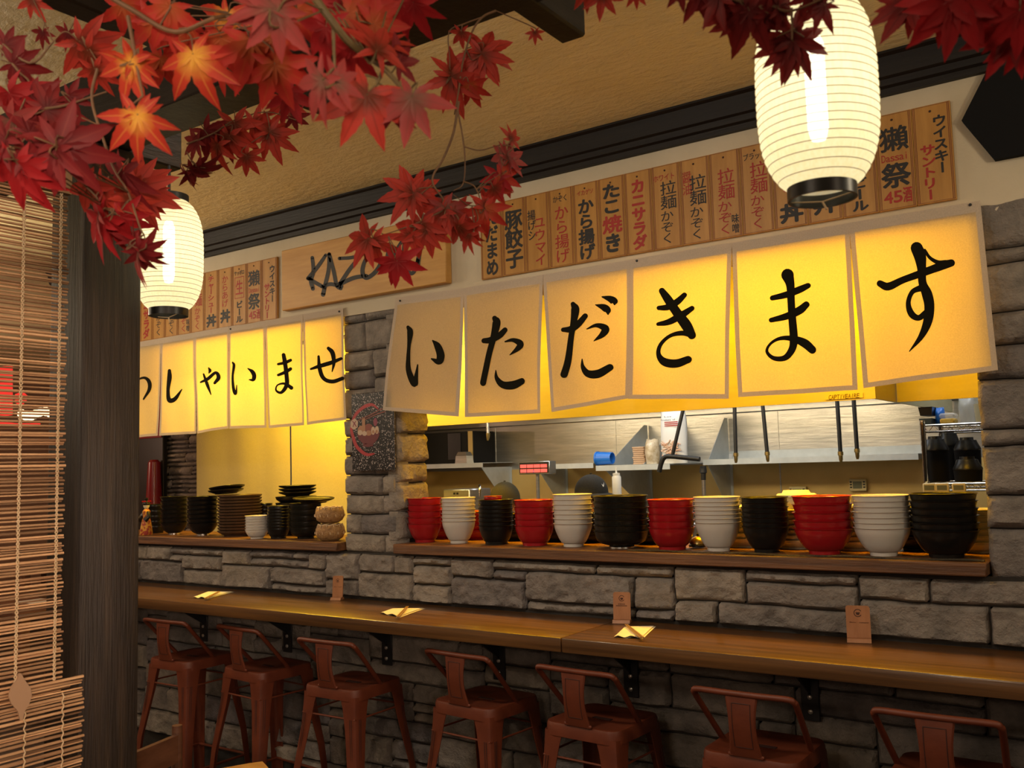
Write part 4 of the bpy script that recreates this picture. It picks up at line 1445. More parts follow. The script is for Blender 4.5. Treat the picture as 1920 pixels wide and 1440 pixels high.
def menu_stand(px, py, hpx, wpx, lab, two, ang):
    q = PZ(px, py, CZ)
    q.y = min(q.y, -0.085)
    s = depth_of(q) / FPX
    h, wd = hpx * s, wpx * s
    t = thing('menu_stand', lab, 'sign', (q.x, q.y, CZ), 'wooden menu stands on the bar counter')
    rot = Matrix.Rotation(ang, 4, 'Z')

    def W(x, y, z):
        v = rot @ Vector((x, y, z))
        return (q.x + v.x, q.y + v.y, CZ + v.z)
    lean = 0.10
    poly = []
    for k in range(5):
        a = R(90 * k / 4)
        poly.append((wd / 2 - 0.008 + 0.008 * math.sin(a), h - 0.008 + 0.008 * math.cos(a)))
    poly = [(wd / 2, 0.004)] and poly + [(wd / 2, 0.0125), (-wd / 2, 0.0125)] + [(-x, z) for x, z in reversed(poly)]
    P = [W(x, 0.010 + lean * z, z) for x, z in poly]
    d = rot @ Vector((0, 0.005, 0))
    MB().prism(P, d).build('board', M['standwood'], t, smooth=False)
    mb = MB()
    mb.prism([W(-wd / 2, -0.012, 0.0006), W(-wd / 2, 0.030, 0.0006), W(-wd / 2, 0.026, 0.012), W(-wd / 2, 0.003, 0.012), W(-wd / 2, -0.006, 0.012)],
             rot @ Vector((wd, 0, 0)))
    mb.build('foot', M['standwood'], t, smooth=False)
    en = MB()

    def E_(x, z):
        return W(x, 0.0094 + lean * z, z)
    cz_, rr_ = h * 0.80, wd * 0.17
    ringp = [(math.cos(R(a)) * rr_, cz_ + math.sin(R(a)) * rr_) for a in range(30, 345, 15)]
    V = [E_(x, z) for x, z in ringp] + [E_(x * 0.8, cz_ + (z - cz_) * 0.8) for x, z in ringp]
    k = len(ringp)
    en.add(V, [(i_, i_ + 1, k + i_ + 1, k + i_) for i_ in range(k - 1)])
    en.add([E_(-rr_ * .55, cz_ + .002), E_(rr_ * .55, cz_ + .002), E_(rr_ * .3, cz_ - rr_ * .5), E_(-rr_ * .3, cz_ - rr_ * .5)], [(0, 1, 2, 3)])

    def word(s, cx, cz, w_, hh):
        tmp = MB()
        n_ = len(s)
        for i_, ch in enumerate(s):
            put(tmp, ch, cx + (i_ - (n_ - 1) / 2) * w_ / n_, cz, w_ / n_ * 0.85, hh * (1 if ch in 'MITLRlfkhdt' else 0.75), 0, 0, 0.03, full=True)
        tmp.v = [Vector(E_(v.x, v.z)) for v in tmp.v]
        en.add(tmp.v, tmp.f)
    if two:
        word('Menu', -wd * .23, h * .54, wd * .26, .0045)
        word('Instagram', wd * .23, h * .54, wd * .40, .0045)
    else:
        for cz, hw, ks in ((h * .61, .20, 5), (h * .555, .32, 9)):
            for k_ in range(ks):
                xa = wd * hw * (2 * k_ / ks - 1)
                en.add([E_(xa, cz - .0016), E_(xa + wd * hw * 1.5 / ks, cz - .0016), E_(xa + wd * hw * 1.5 / ks, cz + .0016), E_(xa, cz + .0016)], [(0, 1, 2, 3)])
    en.build('engraving', M['engrave'], t, smooth=False, fix=False)


menu_stand(676, 1117, 44, 21, 'small wooden stand engraved with an emblem, against the pillar base', True, 0.35)
menu_stand(1183, 1163, 56, 33, 'small wooden stand engraved with an emblem, behind the middle napkin', False, 0.30)
menu_stand(1614, 1203, 66, 43, 'small wooden stand engraved with an emblem, alone past the last napkin', True, 0.25)

# ------------------------------------------------------------------ bar stools
def make_stool(name, label):
    t = thing(name, label, 'stool', (0, 0, 0), 'rust red metal bar stools')
    S, ZS = 0.150, 0.770

    def rsq(s, r, z, n=5):
        out = []
        for cx, cy, a0 in ((s - r, s - r, 0), (-s + r, s - r, 90), (-s + r, -s + r, 180), (s - r, -s + r, 270)):
            for k in range(n + 1):
                a = R(a0 + 90 * k / n)
                out.append((cx + r * math.cos(a), cy + r * math.sin(a), z))
        return out
    # pressed seat: skirt, rolled edge, dished top
    rings = [rsq(S * 1.02, 0.045, ZS - 0.045), rsq(S * 1.015, 0.045, ZS - 0.012), rsq(S * 0.99, 0.042, ZS - 0.002), rsq(S * 0.95, 0.04, ZS),
             rsq(S * 0.80, 0.036, ZS - 0.004), rsq(S * 0.45, 0.03, ZS - 0.008), rsq(S * 0.1, 0.012, ZS - 0.009)]
    mb = MB().loft(rings, 0, caps=False)
    n = len(rings[0])
    mb.add(rings[-1], [tuple(range(n))])
    mb.build('seat', M['stool'], t)
    MB().box((0, 0.0, ZS - 0.0072), (0.075, 0.020, 0.003), 0, 0.001).build('handle_slot', M['groove'], t)
    # folded sheet legs
    for sx in (-1, 1):
        for sy in (-1, 1):
            rings = []
            for z, off, w, th in ((ZS - 0.030, S * 0.995, 0.082, 0.003), (ZS - 0.075, S * 1.01, 0.070, 0.003), (ZS - 0.16, S * 1.05, 0.058, 0.003),
                                  (0.40, S * 1.24, 0.044, 0.003), (0.0, S * 1.44, 0.032, 0.003)):
                c = 0.016
                prof = [(0, -w), (0, -c), (-c * .3, -c * .3), (-c, 0), (-w, 0), (-w, -th), (-c - .001, -th), (-c * .35 - th * .8, -c * .35 - th * .8), (-th, -c - .001), (-th, -w)]
                rings.append([(sx * (off + x), sy * (off + y), z) for x, y in prof])
            lg_ = MB().loft(rings)
            lg = lg_.build('leg', M['stool'], t)
            gr = MB()
            if True:      # pressed flutes on the outer corner
                for du in (0.024, 0.034):
                    for face in (0, 1):
                        pts = []
                        for f_ in (0.12, 0.35, 0.58):
                            z = ZS - 0.03 - f_ * 0.70
                            off = S * (0.995 + 0.445 * (ZS - 0.03 - z) / 0.74) + 0.0006
                            k_ = du * (1 - 0.45 * f_)
                            pts.append((sx * off, sy * (off - k_), z) if face == 0 else (sx * (off - k_), sy * off, z))
                        gr.tube(pts, [0.0012, 0.0010, 0.0006], 5)
            gr.build('flute', M['groove'], lg)
    # foot ring and upper stretchers
    for z, fr in ((0.27, 1.305), (0.655, 1.075)):
        o_ = S * fr - 0.012
        for a, b_ in (((-1, -1), (1, -1)), ((1, -1), (1, 1)), ((1, 1), (-1, 1)), ((-1, 1), (-1, -1))):
            MB().tube([(a[0] * o_, a[1] * o_, z), (b_[0] * o_, b_[1] * o_, z)], 0.0065 if z < 0.4 else 0.004, 8).build('stretcher', M['stool'], t)
    # bent tube back and pressed splat
    raw = [(-0.142, 0.012, ZS - 0.006), (-0.146, -0.020, ZS + 0.030), (-0.158, -0.140, ZS + 0.158), (-0.156, -0.160, ZS + 0.178), (-0.140, -0.166, ZS + 0.186)]
    pts = raw + [(-0.05, -0.170, ZS + 0.186), (0.05, -0.170, ZS + 0.186)] + [(-x, y, z) for x, y, z in reversed(raw)]
    MB().tube(spline(pts, 5), 0.0095, 10).build('back_rail', M['stool'], t)
    V, F = [], []
    rows = 9
    for r_ in range(rows + 1):
        u = r_ / rows
        y = -0.170 + 0.018 * u - 0.012 * math.sin(u * math.pi)
        z = ZS + 0.186 - 0.186 * u
        w = 0.052 - 0.010 * math.sin(u * math.pi)
        for x in (-w, -w * 0.9, w * 0.9, w):
            V.append((x, y - (0.004 if abs(x) < w * 0.95 else 0), z))
    k0 = len(V)
    V += [(x, y + 0.003, z) for x, y, z in V]
    for r_ in range(rows):
        for c in range(3):
            a = r_ * 4 + c
            F.append((a, a + 1, a + 5, a + 4))
            F.append((k0 + a, k0 + a + 4, k0 + a + 5, k0 + a + 1))
    for r_ in range(rows):
        for c in (0, 3):
            a = r_ * 4 + c
            F.append((a, a + 4, k0 + a + 4, k0 + a))
    sp_ = MB().add(V, F).build('splat', M['stool'], t)
    pr_ = MB()
    loop = []
    for u, s_ in ((0.14, -1), (0.14, 1), (0.84, 1), (0.84, -1), (0.14, -1)):
        w = (0.052 - 0.010 * math.sin(u * math.pi)) * 0.60
        loop.append((s_ * w, -0.170 + 0.018 * u - 0.012 * math.sin(u * math.pi) - 0.0042, ZS + 0.186 - 0.186 * u))
    fine = []
    for a, b_ in zip(loop[:-1], loop[1:]):
        for k in range(6):
            u = k / 6
            x, z = a[0] + (b_[0] - a[0]) * u, a[2] + (b_[2] - a[2]) * u
            uu = (ZS + 0.186 - z) / 0.186
            fine.append((x, -0.170 + 0.018 * uu - 0.012 * math.sin(uu * math.pi) - 0.0042, z))
    fine.append(fine[0])
    pr_.tube(fine, 0.0013, 5)
    pr_.build('pressed_outline', M['groove'], sp_)
    for s_ in (-1, 1):
        MB().box((s_ * 0.046, -0.152, ZS + 0.004), (0.020, 0.010, 0.012), 0, 0.003).build('hinge', M['stool'], t)
    return t


rails = [((275, 1164), (340, 1171)), ((409, 1176), (480, 1187)), ((561, 1201), (658, 1212)), ((795, 1222), (916, 1240)), ((1005, 1252), (1150, 1272)),
         ((1296, 1294), (1490, 1318)), ((1628, 1334), (1886, 1365))]
sl = ['rust red metal bar stool with low back, %s' % q for q in (
    'closest to the dark post', 'second from the dark post', 'third from the dark post',
    'fourth from the dark post', 'in front of the middle menu stand', 'beside the bracket nearest the lone menu stand',
    'last from the dark post')]
st = None
for i_, ((l, r_), lab) in enumerate(zip(rails, sl)):
    a, b_ = PZ(*l, 0.950), PZ(*r_, 0.950)
    ang = math.atan2(b_.y - a.y, b_.x - a.x)
    cx, cy = (a.x + b_.x) / 2, (a.y + b_.y) / 2
    loc = (cx + 0.168 * -math.sin(ang), cy + 0.168 * math.cos(ang), 0.0)
    if st is None:
        st = make_stool('bar_stool', lab)
        st.location = loc
        st.rotation_euler = (0, 0, ang)
    else:
        dup(st, loc, lab, None, ang)
# ------------------------------------------------------------------ kitchen behind the pass
HY = 0.90
hz = PY(1180, 776, HY).z
hx1 = PY(1642, 751, HY).x
hd = thing('exhaust_hood', 'long steel exhaust hood lit yellow behind the white noren', 'hood', (-2.3, HY, hz))
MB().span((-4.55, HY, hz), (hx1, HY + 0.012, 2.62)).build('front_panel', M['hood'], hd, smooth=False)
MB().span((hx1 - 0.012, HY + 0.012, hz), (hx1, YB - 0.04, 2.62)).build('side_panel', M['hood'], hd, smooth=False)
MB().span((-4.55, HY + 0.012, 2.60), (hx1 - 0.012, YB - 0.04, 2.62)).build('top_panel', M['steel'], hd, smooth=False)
f = MB()
for i_ in range(9):
    x = -4.3 + i_ * 0.36
    f.prism([(x, 2.25, 2.03), (x + 0.34, 2.25, 2.03), (x + 0.34, 2.60, 2.24), (x, 2.60, 2.24)], (0, -0.02, 0.03))
f.build('grease_filter', M['steel'], hd, smooth=False)
b0, b1 = PY(1548, 755, HY - 0.004), PY(1618, 738, HY - 0.004)
bd = MB().span((b0.x, HY - 0.005, min(b0.z, b1.z) + 0.012), (b1.x, HY - 0.0005, max(b0.z, b1.z) + 0.004)).build('badge', M['ivory'], hd, smooth=False)
tx = MB()
W_ = b1.x - b0.x
cz_ = (min(b0.z, b1.z) + 0.012 + max(b0.z, b1.z) + 0.004) / 2
for i_, ch in enumerate('CAPTIVEAIRE'):
    put(tx, ch, b0.x + W_ * (0.09 + 0.82 * (i_ + 0.5) / 11), cz_, W_ * 0.068, 0.020, HY - 0.0056, 0, 0.03, full=True, skew=0.25)
tx.build('lettering', mat('badge_letters', (0.10, 0.07, 0.02), rough=0.4), bd, smooth=False, fix=False)
# second, further panel that closes the hood beside the pillar
py_ = PZ(1683, 754, hz).y
tag(MB().span((hx1 + 0.004, py_, PY(1750, 750, py_).z), (0.6, py_ + 0.02, 2.6)).build('side_valance', M['hood'], smooth=False),
    'plain sheet valance lit yellow over the wire rack by the stone pillar', 'panel')

# fire suppression drops
def drop(top, bot, lab, first=[None]):
    a, b_ = PY(top[0], top[1] - 14, 1.9), PY(*bot, 1.9)
    t = thing('suppression_pipe', lab, 'pipe', tuple(b_), 'black pipes hanging under the hood')
    e = b_.lerp(a, 0.16)
    a2 = b_ + (a - b_) * ((2.59 - b_.z) / (a.z - b_.z))
    MB().tube([a2, e], 0.011, 10).build('pipe', M['black_metal'], t)
    MB().tube([e, b_.lerp(a, 0.11), b_.lerp(a, 0.10), b_.lerp(a, 0.04), b_], [0.0145, 0.0145, 0.011, 0.010, 0.006], 10).build('nozzle', M['brass'], t)


for tp, bt, lab in (((1377, 765), (1380, 868), 'black pipe with brass nozzle in front of the white wall label'),
                    ((1429, 763), (1440, 866), 'black pipe with brass nozzle, second after the white wall label'),
                    ((1569, 755), (1577, 867), 'black pipe with brass nozzle under the hood badge'),
                    ((1600, 753), (1608, 861), 'black pipe with brass nozzle beside the one under the badge')):
    drop(tp, bt, lab)
t = thing('suppression_pipe', 'short steel pipe hanging before the dark recess', 'pipe', tuple(PY(915, 826, 1.9)), 'black pipes hanging under the hood')
MB().tube([Vector((PY(914, 780, 1.9).x, 1.9, 2.59)), PY(915, 812, 1.9)], 0.011, 10).build('pipe', M['steel'], t)
MB().tube([PY(915, 812, 1.9), PY(915, 819, 1.9), PY(914.5, 826, 1.9)], [0.014, 0.012, 0.006], 10).build('nozzle', M['brass'], t)
g = thing('gas_pipe', 'black gas pipe with an elbow hanging over the long kitchen shelf', 'pipe', tuple(PY(1262, 856, 1.8)))
ga, gb = PY(1285, 750, 1.8), PY(1261, 853, 1.8)
MB().tube([gb + (ga - gb) * ((2.59 - gb.z) / (ga.z - gb.z)), gb], 0.011, 10).build('drop', M['black_metal'], g)
MB().tube(spline([tuple(PY(1312, 861, 1.8)), tuple(PY(1262, 856, 1.8)), tuple(PY(1247, 857, 1.8)), tuple(PY(1240, 868, 1.8)), tuple(PY(1236, 885, 1.8))], 5), 0.014, 10).build(
    'elbow', M['black_metal'], g)
t = thing('gas_valve', 'upright black valve on a thin steel riser behind the bowls', 'valve', tuple(PY(1320, 945, 1.9)))
MB().tube([Vector((PY(1321, 960, 1.9).x, 1.9, 1.301)), PY(1319, 895, 1.9)], 0.012, 10).build('riser', M['steel'], t)
MB().tube([PY(1319, 900, 1.9), PY(1319, 888, 1.9), PY(1318.5, 886, 1.9), PY(1318.5, 874, 1.9)], [0.014, 0.014, 0.022, 0.018], 12).build('valve_body', M['black_metal'], t)

# shelves on the steel wall
def shelf(x0, x1, y0, z, lab, lip=True):
    t = thing('wall_shelf', lab, 'shelf', ((x0 + x1) / 2, YB - 0.05, z), 'steel shelves on the kitchen wall')
    mb = MB().span((x0, y0, z - 0.004), (x1, YB - 0.006, z))
    mb.span((x0, y0, z - 0.034), (x1, y0 + 0.004, z - 0.004))
    if lip:
        mb.span((x0, YB - 0.012, z), (x1, YB - 0.006, z + 0.05))
    mb.build('tray', M['zinc'], t, smooth=False)
    return t


def gusset(t, x, y0, z, up, dn):
    mb = MB()
    if up:
        mb.prism([(x, YB - 0.013, z + 0.001), (x, y0 + 0.05, z + 0.001), (x, YB - 0.06, z + 0.27), (x, YB - 0.013, z + 0.27)], (0.004, 0, 0))
    if dn:
        mb.prism([(x, YB - 0.007, z - 0.0345), (x, y0 + 0.03, z - 0.0345), (x, YB - 0.05, z - 0.33), (x, YB - 0.007, z - 0.33)], (0.004, 0, 0))
        mb.span((x - 0.02, YB - 0.006, z - 0.33), (x + 0.02, YB - 0.001, z - 0.036))
    mb.build('gusset', M['zinc'], t, smooth=False)


zs = 1.664
s1 = shelf(PY(1318, 870, 2.3).x, PY(1722, 860, 2.3).x, 2.3, zs, 'bright empty steel wall shelf behind the hanging pipes')
gusset(s1, PY(1330, 900, 2.35).x, 2.3, zs, True, True)
s2 = shelf(PY(1117, 875, 2.05).x, PY(1256, 880, 2.05).x, 2.05, 1.645, 'steel wall shelf holding the blue cup and the noodle bag', lip=False)
gusset(s2, PY(1172, 850, 2.35).x, 2.05, 1.645, True, True)
gusset(s2, PY(1238, 850, 2.35).x, 2.05, 1.645, True, False)
s3 = shelf(PY(1008, 878, 2.3).x, PY(1117, 872, 2.3).x - 0.02, 2.3, zs, 'steel wall shelf behind the red lit timer panel', lip=False)
gusset(s3, PY(1012, 900, 2.35).x, 2.3, zs, False, True)
s4 = shelf(PY(780, 878, 2.3).x, PY(905, 873, 2.3).x, 2.3, 1.69, 'narrow steel shelf under the dark recess', lip=False)
gusset(s4, PY(905, 880, 2.35).x, 2.3, 1.69, False, True)

# dark recess, its shade painted as a solid black box
c0, c1 = PY(770, 866, 2.4), PY(884, 808, 2.4)
ov = thing('recess_box', 'dark recess painted as a black box beside the stone pillar at the kitchen wall', 'cabinet', ((c0.x + c1.x) / 2, 2.4, c0.z))
zb, zt = 1.6905, c1.z
MB().span((c0.x, 2.42, zb), (c1.x, YB - 0.015, zt)).build('body', M['recess_shade'], ov, smooth=False)
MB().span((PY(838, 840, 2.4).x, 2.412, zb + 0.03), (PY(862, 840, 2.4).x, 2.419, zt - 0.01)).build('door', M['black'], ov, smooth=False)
MB().span((PY(876, 840, 2.4).x, 2.412, zb), (PY(884, 840, 2.4).x, 2.4195, zt)).build('frame', M['steel_matte'], ov, smooth=False)
q = PY(866, 862, 2.33)
MB_ = MB().loft([[(q.x + sx * w_, 2.36 + sy * w_ * .8, z) for sx, sy in ((-1, -1), (1, -1), (1, 1), (-1, 1))] for w_, z in ((0.055, 1.6905), (0.05, 1.745), (0.036, 1.775))])
tag(MB_.build('metal_canister', M['steel'], smooth=False), 'small grey metal canister before the black recess box', 'canister')

# timer panel with red displays
q0, q1 = PY(973, 890, 1.9), PY(1030, 864, 1.9)
t = thing('timer_panel', 'wall timer panel with eight red lit displays', 'timer', ((q0.x + q1.x) / 2, 1.9, q0.z))
x0, x1, z0, z1 = q0.x, q1.x, q0.z, q1.z
MB().span((x0, 1.9, z0), (x1, 1.98, z1), 0, 0.004).build('case', M['steel'], t)
MB().span((x0 + 0.008, 1.896, z0 + 0.008), (x1 - 0.008, 1.8995, z1 - 0.006)).build('face', M['black'], t, smooth=False)
for r_ in range(2):
    for c in range(4):
        xa = x0 + 0.014 + c * (x1 - x0 - 0.028) / 4
        za = z1 - 0.012 - (r_ + 1) * 0.030
        MB().span((xa + 0.002, 1.894, za), (xa + (x1 - x0 - 0.028) / 4 - 0.003, 1.8958, za + 0.022)).build('display', M['led_red'], t, smooth=False)
bc = (mat('violet_key', (0.22, 0.16, 0.5), rough=0.4), mat('red_key', (0.6, 0.05, 0.06), rough=0.4))
for c in range(5):
    xa = x0 + 0.050 + c * 0.022
    MB().span((xa, 1.8945, z0 + 0.012), (xa + 0.015, 1.8958, z0 + 0.026)).build('key', bc[1 if c == 2 else 0], t, smooth=False)
MB().tube([((x0 + x1) / 2, 1.94, z0), ((x0 + x1) / 2, 1.94, 1.30)], 0.012, 8).build('stand', M['steel'], t)
# things on the shelf
q = PY(1140, 872, 2.12)
t = thing('blue_cup', 'bright blue plastic cup lying on its side on the kitchen shelf', 'cup', (q.x, 2.12, 1.6455))
MT = Matrix.Translation((q.x - 0.02, 2.11, 1.6455 + 0.045)) @ Matrix.Rotation(R(90), 4, 'Y')
MB().lathe([(0.0, -0.05), (0.044, -0.05), (0.038, 0.06), (0.034, 0.06), (0.040, -0.044), (0.0, -0.044)], 28, 0, MT).build('cup_body', M['blue'], t)
MB().lathe([(0.046, -0.054), (0.0465, -0.042), (0.043, -0.042), (0.043, -0.054)], 28, 0, MT).build('rim', M['blue'], t)
mb = MB()
rng.seed(5)
for i_ in range(9):
    mb.span((PY(1185, 860, 2.12).x + rng.uniform(0, .008), 2.12, 1.6457 + i_ * 0.0125), (PY(1208, 860, 2.12).x + rng.uniform(-.004, .004), 2.34, 1.6457 + i_ * 0.0125 + 0.0115), 0, 0.003)
tag(mb.build('kraft_bag_pad', M['kraft']), 'flat pad of folded brown paper bags on the kitchen shelf', 'paper bags')


def pillow(cx, y, z0, w_, d_, h_, seed, top=0.6):
    rings = []
    for k in range(9):
        u = k / 8
        s_ = (0.75 + 0.5 * math.sin(min(1, u * 1.15) * math.pi)) if u < 0.9 else top * 0.8
        s_ = 0.55 + 0.45 * math.sin((0.12 + 0.76 * u) * math.pi)
        ring = []
        for a in range(20):
            an = 2 * math.pi * a / 20
            cr = 1 + 0.10 * noise.noise(Vector((math.cos(an) * 3, math.sin(an) * 3, u * 5 + seed)))
            yy = d_ * (s_ if u < 0.8 else s_ * (1 - (u - 0.8) * 3))
            ring.append((cx + w_ * (0.85 + 0.15 * s_) * cr * math.cos(an), y + yy * cr * math.sin(an), z0 + h_ * u + 0.004 * math.sin(5 * an) * u))
        rings.append(ring)
    return MB().loft(rings)


q = PY(1224, 870, 2.14)
tag(pillow(q.x + 0.012, 2.12, 1.646, 0.042, 0.06, 0.155, 3).build('noodle_packet', mat('tan_packet', (0.36, 0.26, 0.13), (0.62, 0.55, 0.42), 0.35, scale=30), angle=60),
    'small tan packet leaning between the paper bags and the tall white bag', 'packet')
q = PY(1261, 870, 2.10)
t = thing('noodle_bag', 'tall white plastic bag with a clear window of orange noodles on the shelf', 'bag', (q.x, 2.1, 1.6455))
pillow(q.x, 2.14, 1.6465, 0.085, 0.055, 0.36, 8).build('bag', M['white'], t, angle=60)
pw = MB()
for i_ in range(60):
    x = q.x + rng.uniform(-0.05, 0.055)
    z = 1.68 + rng.uniform(0, 0.10)
    a = rng.uniform(-1, 1)
    pw.tube([(x - .016 * math.cos(a), 2.083 + rng.uniform(-.004, .004), z - .016 * math.sin(a)), (x + .016 * math.cos(a), 2.083, z + .016 * math.sin(a))], 0.004, 5)
pw.build('noodle', M['noodle'], t)
tw = MB()
for zz_ in (1.900, 1.889, 1.878):
    x_ = q.x + 0.01
    tw.add([(x_ - .045, 2.082, zz_ - .003), (x_ + .045, 2.082, zz_ - .003), (x_ + .045, 2.082, zz_ + .003), (x_ - .045, 2.082, zz_ + .003)], [(0, 1, 2, 3)], 1)
for i_, (s, zz_, w_, c_) in enumerate((('Low', 1.935, 0.05, 0), ('Product of', 1.915, 0.10, 0))):
    for k, ch in enumerate(s):
        put(tw, ch, q.x - 0.01 + (k - (len(s) - 1) / 2) * w_ / len(s), zz_, w_ / len(s) * .8, 0.011, 2.082, c_, 0.02, full=True)
tw.build('lettering', [M['ink'], M['red_ink']], t, smooth=False, fix=False)
# label on the wall
q0, q1 = PY(1347, 861, YB - 0.015), PY(1372, 851, YB - 0.015)
tag(MB().span((q0.x, YB - 0.016, q0.z), (q1.x, YB - 0.0125, q1.z)).build('wall_label', M['white'], smooth=False), 'small white label on the steel wall above the bright shelf', 'label')
# squeeze bottle
q = PY(1157, 925, 1.7)
t = thing('squeeze_bottle', 'white squeeze bottle upside on the rail under the kitchen shelf', 'bottle', (q.x, 1.7, q.z))
MT = Matrix.Translation((q.x, 1.7, 0))
zt = PY(1157, 891, 1.7).z
MB().lathe([(0.0, q.z - .03), (0.026, q.z - .03), (0.027, q.z), (0.027, zt - 0.012), (0.020, zt)], 24, 0, MT).build('body', M['white'], t)
MB().lathe([(0.022, zt), (0.022, zt + 0.012), (0.006, zt + 0.014), (0.004, zt + 0.045), (0.0, zt + 0.046)], 20, 0, MT).build('nozzle', M['white'], t)
# steel box with tap
q0, q1 = PY(831, 940, 1.3), PY(880, 917, 1.3)
t = thing('dispenser_box', 'small steel dispenser box with a chrome tap behind the white bowls', 'dispenser', ((q0.x + q1.x) / 2, 1.35, q0.z - 0.35))
MB().span((q0.x, 1.30, q0.z - 0.35), (q1.x, 1.52, q1.z), 0, 0.006).build('body', M['steel'], t)
xm = (q0.x + q1.x) / 2
for dx in (-0.03, 0.03):
    for dz in (0.02, 0.045):
        MB().span((xm + dx * .4 - .008, 1.297, q1.z - dz - 0.012), (xm + dx * .4 + .006, 1.2995, q1.z - dz)).build('key', M['black'], t, smooth=False)
tp = spline([(q1.x + 0.03, 1.36, q1.z - 0.05), (q1.x + 0.035, 1.36, q1.z + 0.0), (q1.x + 0.055, 1.33, q1.z + 0.02), (q1.x + 0.08, 1.30, q1.z + 0.005), (q1.x + 0.08, 1.295, q1.z - 0.02)], 5)
MB().tube(tp, 0.008, 10).build('tap', M['chrome'], t)
# range top line and pans behind the bowls
tag(MB().span((-4.6, 1.88, 0.0), (-1.16, 2.28, 1.30), 0, 0.008).build('cooking_range', M['steel'], smooth=False), 'long steel cooking range along the kitchen wall', 'range')
q = PY(1235, 930, 1.8)
t = thing('wok_pan', 'wide grey steel pan with a thin handle on the cooking range', 'pan', (q.x, 2.08, 1.301))
MT = Matrix.Translation((q.x, 2.08, 1.301)) @ Matrix.Scale(0.62, 4)
MB().lathe([(0.0, 0.0), (0.14, 0.0), (0.21, 0.12), (0.30, 0.165), (0.30, 0.168), (0.205, 0.124), (0.135, 0.006), (0.0, 0.006)], 40, 0, MT).build('bowl', M['steel'], t)
MB().tube([MT @ Vector((-0.05, -0.19, 0.13)), MT @ Vector((0.18, -0.35, 0.20))], 0.007, 8).build('handle', M['black_metal'], t)


# wall timers
def wall_timer(px0, py0, px1, py1, lab):
    q0, q1 = PY(px0, py1, YB - 0.03), PY(px1, py0, YB - 0.03)
    t = thing('wall_timer', lab, 'timer', ((q0.x + q1.x) / 2, YB - 0.012, q0.z), 'timers on the kitchen wall')
    MB().span((q0.x, YB - 0.032, q0.z), (q1.x, YB - 0.001, q1.z), 0, 0.004).build('case', M['ivory'], t)
    w_, h_ = q1.x - q0.x, q1.z - q0.z
    MB().span((q0.x + w_ * .22, YB - 0.0345, q0.z + h_ * .22), (q1.x - w_ * .26, YB - 0.0325, q1.z - h_ * .2)).build('screen', M['lcd'], t, smooth=False)
    for sx in (0.11, 0.87):
        for k in (0.32, 0.55, 0.76):
            MB().span((q0.x + w_ * (sx - .06), YB - 0.0345, q0.z + h_ * (k - .06)), (q0.x + w_ * (sx + .06), YB - 0.0325, q0.z + h_ * (k + .06))).build('key', M['black'], t, smooth=False)


wall_timer(1593, 898, 1624, 921, 'square kitchen timer on the wall beside the wire rack')
wall_timer(1480, 912, 1511, 935, 'square kitchen timer on the wall behind the yellow lit tub')

# wire rack
RY = 1.75
rk = thing('wire_rack', 'chrome wire rack with black canisters behind the stone pillar', 'rack', (PY(1730, 800, RY).x + 0.3, RY + 0.2, 0.0))
xl = PY(1730, 800, RY).x
zt, zm = PY(1780, 796, RY).z, PY(1790, 907, RY).z
for x, y in ((xl, RY), (xl + 0.75, RY), (xl, RY + 0.45), (xl + 0.75, RY + 0.45)):
    pts, rr_ = [], []
    z = 0.0
    while z < zt + 0.02:
        pts += [(x, y, z), (x, y, z + 0.022)]
        rr_ += [0.0135, 0.0120]
        z += 0.0254
    MB().tube(pts, rr_, 10).build('upright', M['chrome'], rk)
for z in (zt, zm):
    sh = MB()
    for y in (RY, RY + 0.45):
        for dz in (0.0, -0.032):
            sh.tube([(xl, y, z + dz), (xl + 0.75, y, z + dz)], 0.005, 6)
        zg = []
        for k in range(31):
            zg.append((xl + 0.75 * k / 30, y, z - (0.032 if k % 2 else 0)))
        sh.tube(zg, 0.003, 5)
    for k in range(16):
        sh.tube([(xl + 0.75 * k / 15, RY, z + 0.004), (xl + 0.75 * k / 15, RY + 0.45, z + 0.004)], 0.0025, 5)
    sh.build('wire_grid', M['chrome'], rk)
for i_, (px, lab) in enumerate(((1743, 'closest to the rack upright'), (1767, 'in the middle of the three'), (1798, 'closest to the stone pillar'))):
    q = PY(px, 920, RY - 0.03)
    t = thing('kitchen_timer', 'small ivory kitchen timer clipped to the rack, ' + lab, 'timer', (q.x, RY - 0.03, q.z), 'timers clipped on the wire rack')
    MB().span((q.x - 0.030, RY - 0.034, q.z - 0.036), (q.x + 0.030, RY - 0.012, q.z + 0.036), 0, 0.004).build('case', M['ivory'], t)
    MB().span((q.x - 0.022, RY - 0.036, q.z + 0.003), (q.x + 0.022, RY - 0.0345, q.z + 0.026)).build('screen', M['lcd'], t, smooth=False)
    for k in (-1, 0, 1):
        MB().lathe([(0.0, 0.003), (0.006, 0.003), (0.007, 0.0)], 12, 0, Matrix.Translation((q.x + k * 0.017, RY - 0.034, q.z - 0.014)) @ Matrix.Rotation(R(90), 4, 'X')).build('key', M['brass'], t)


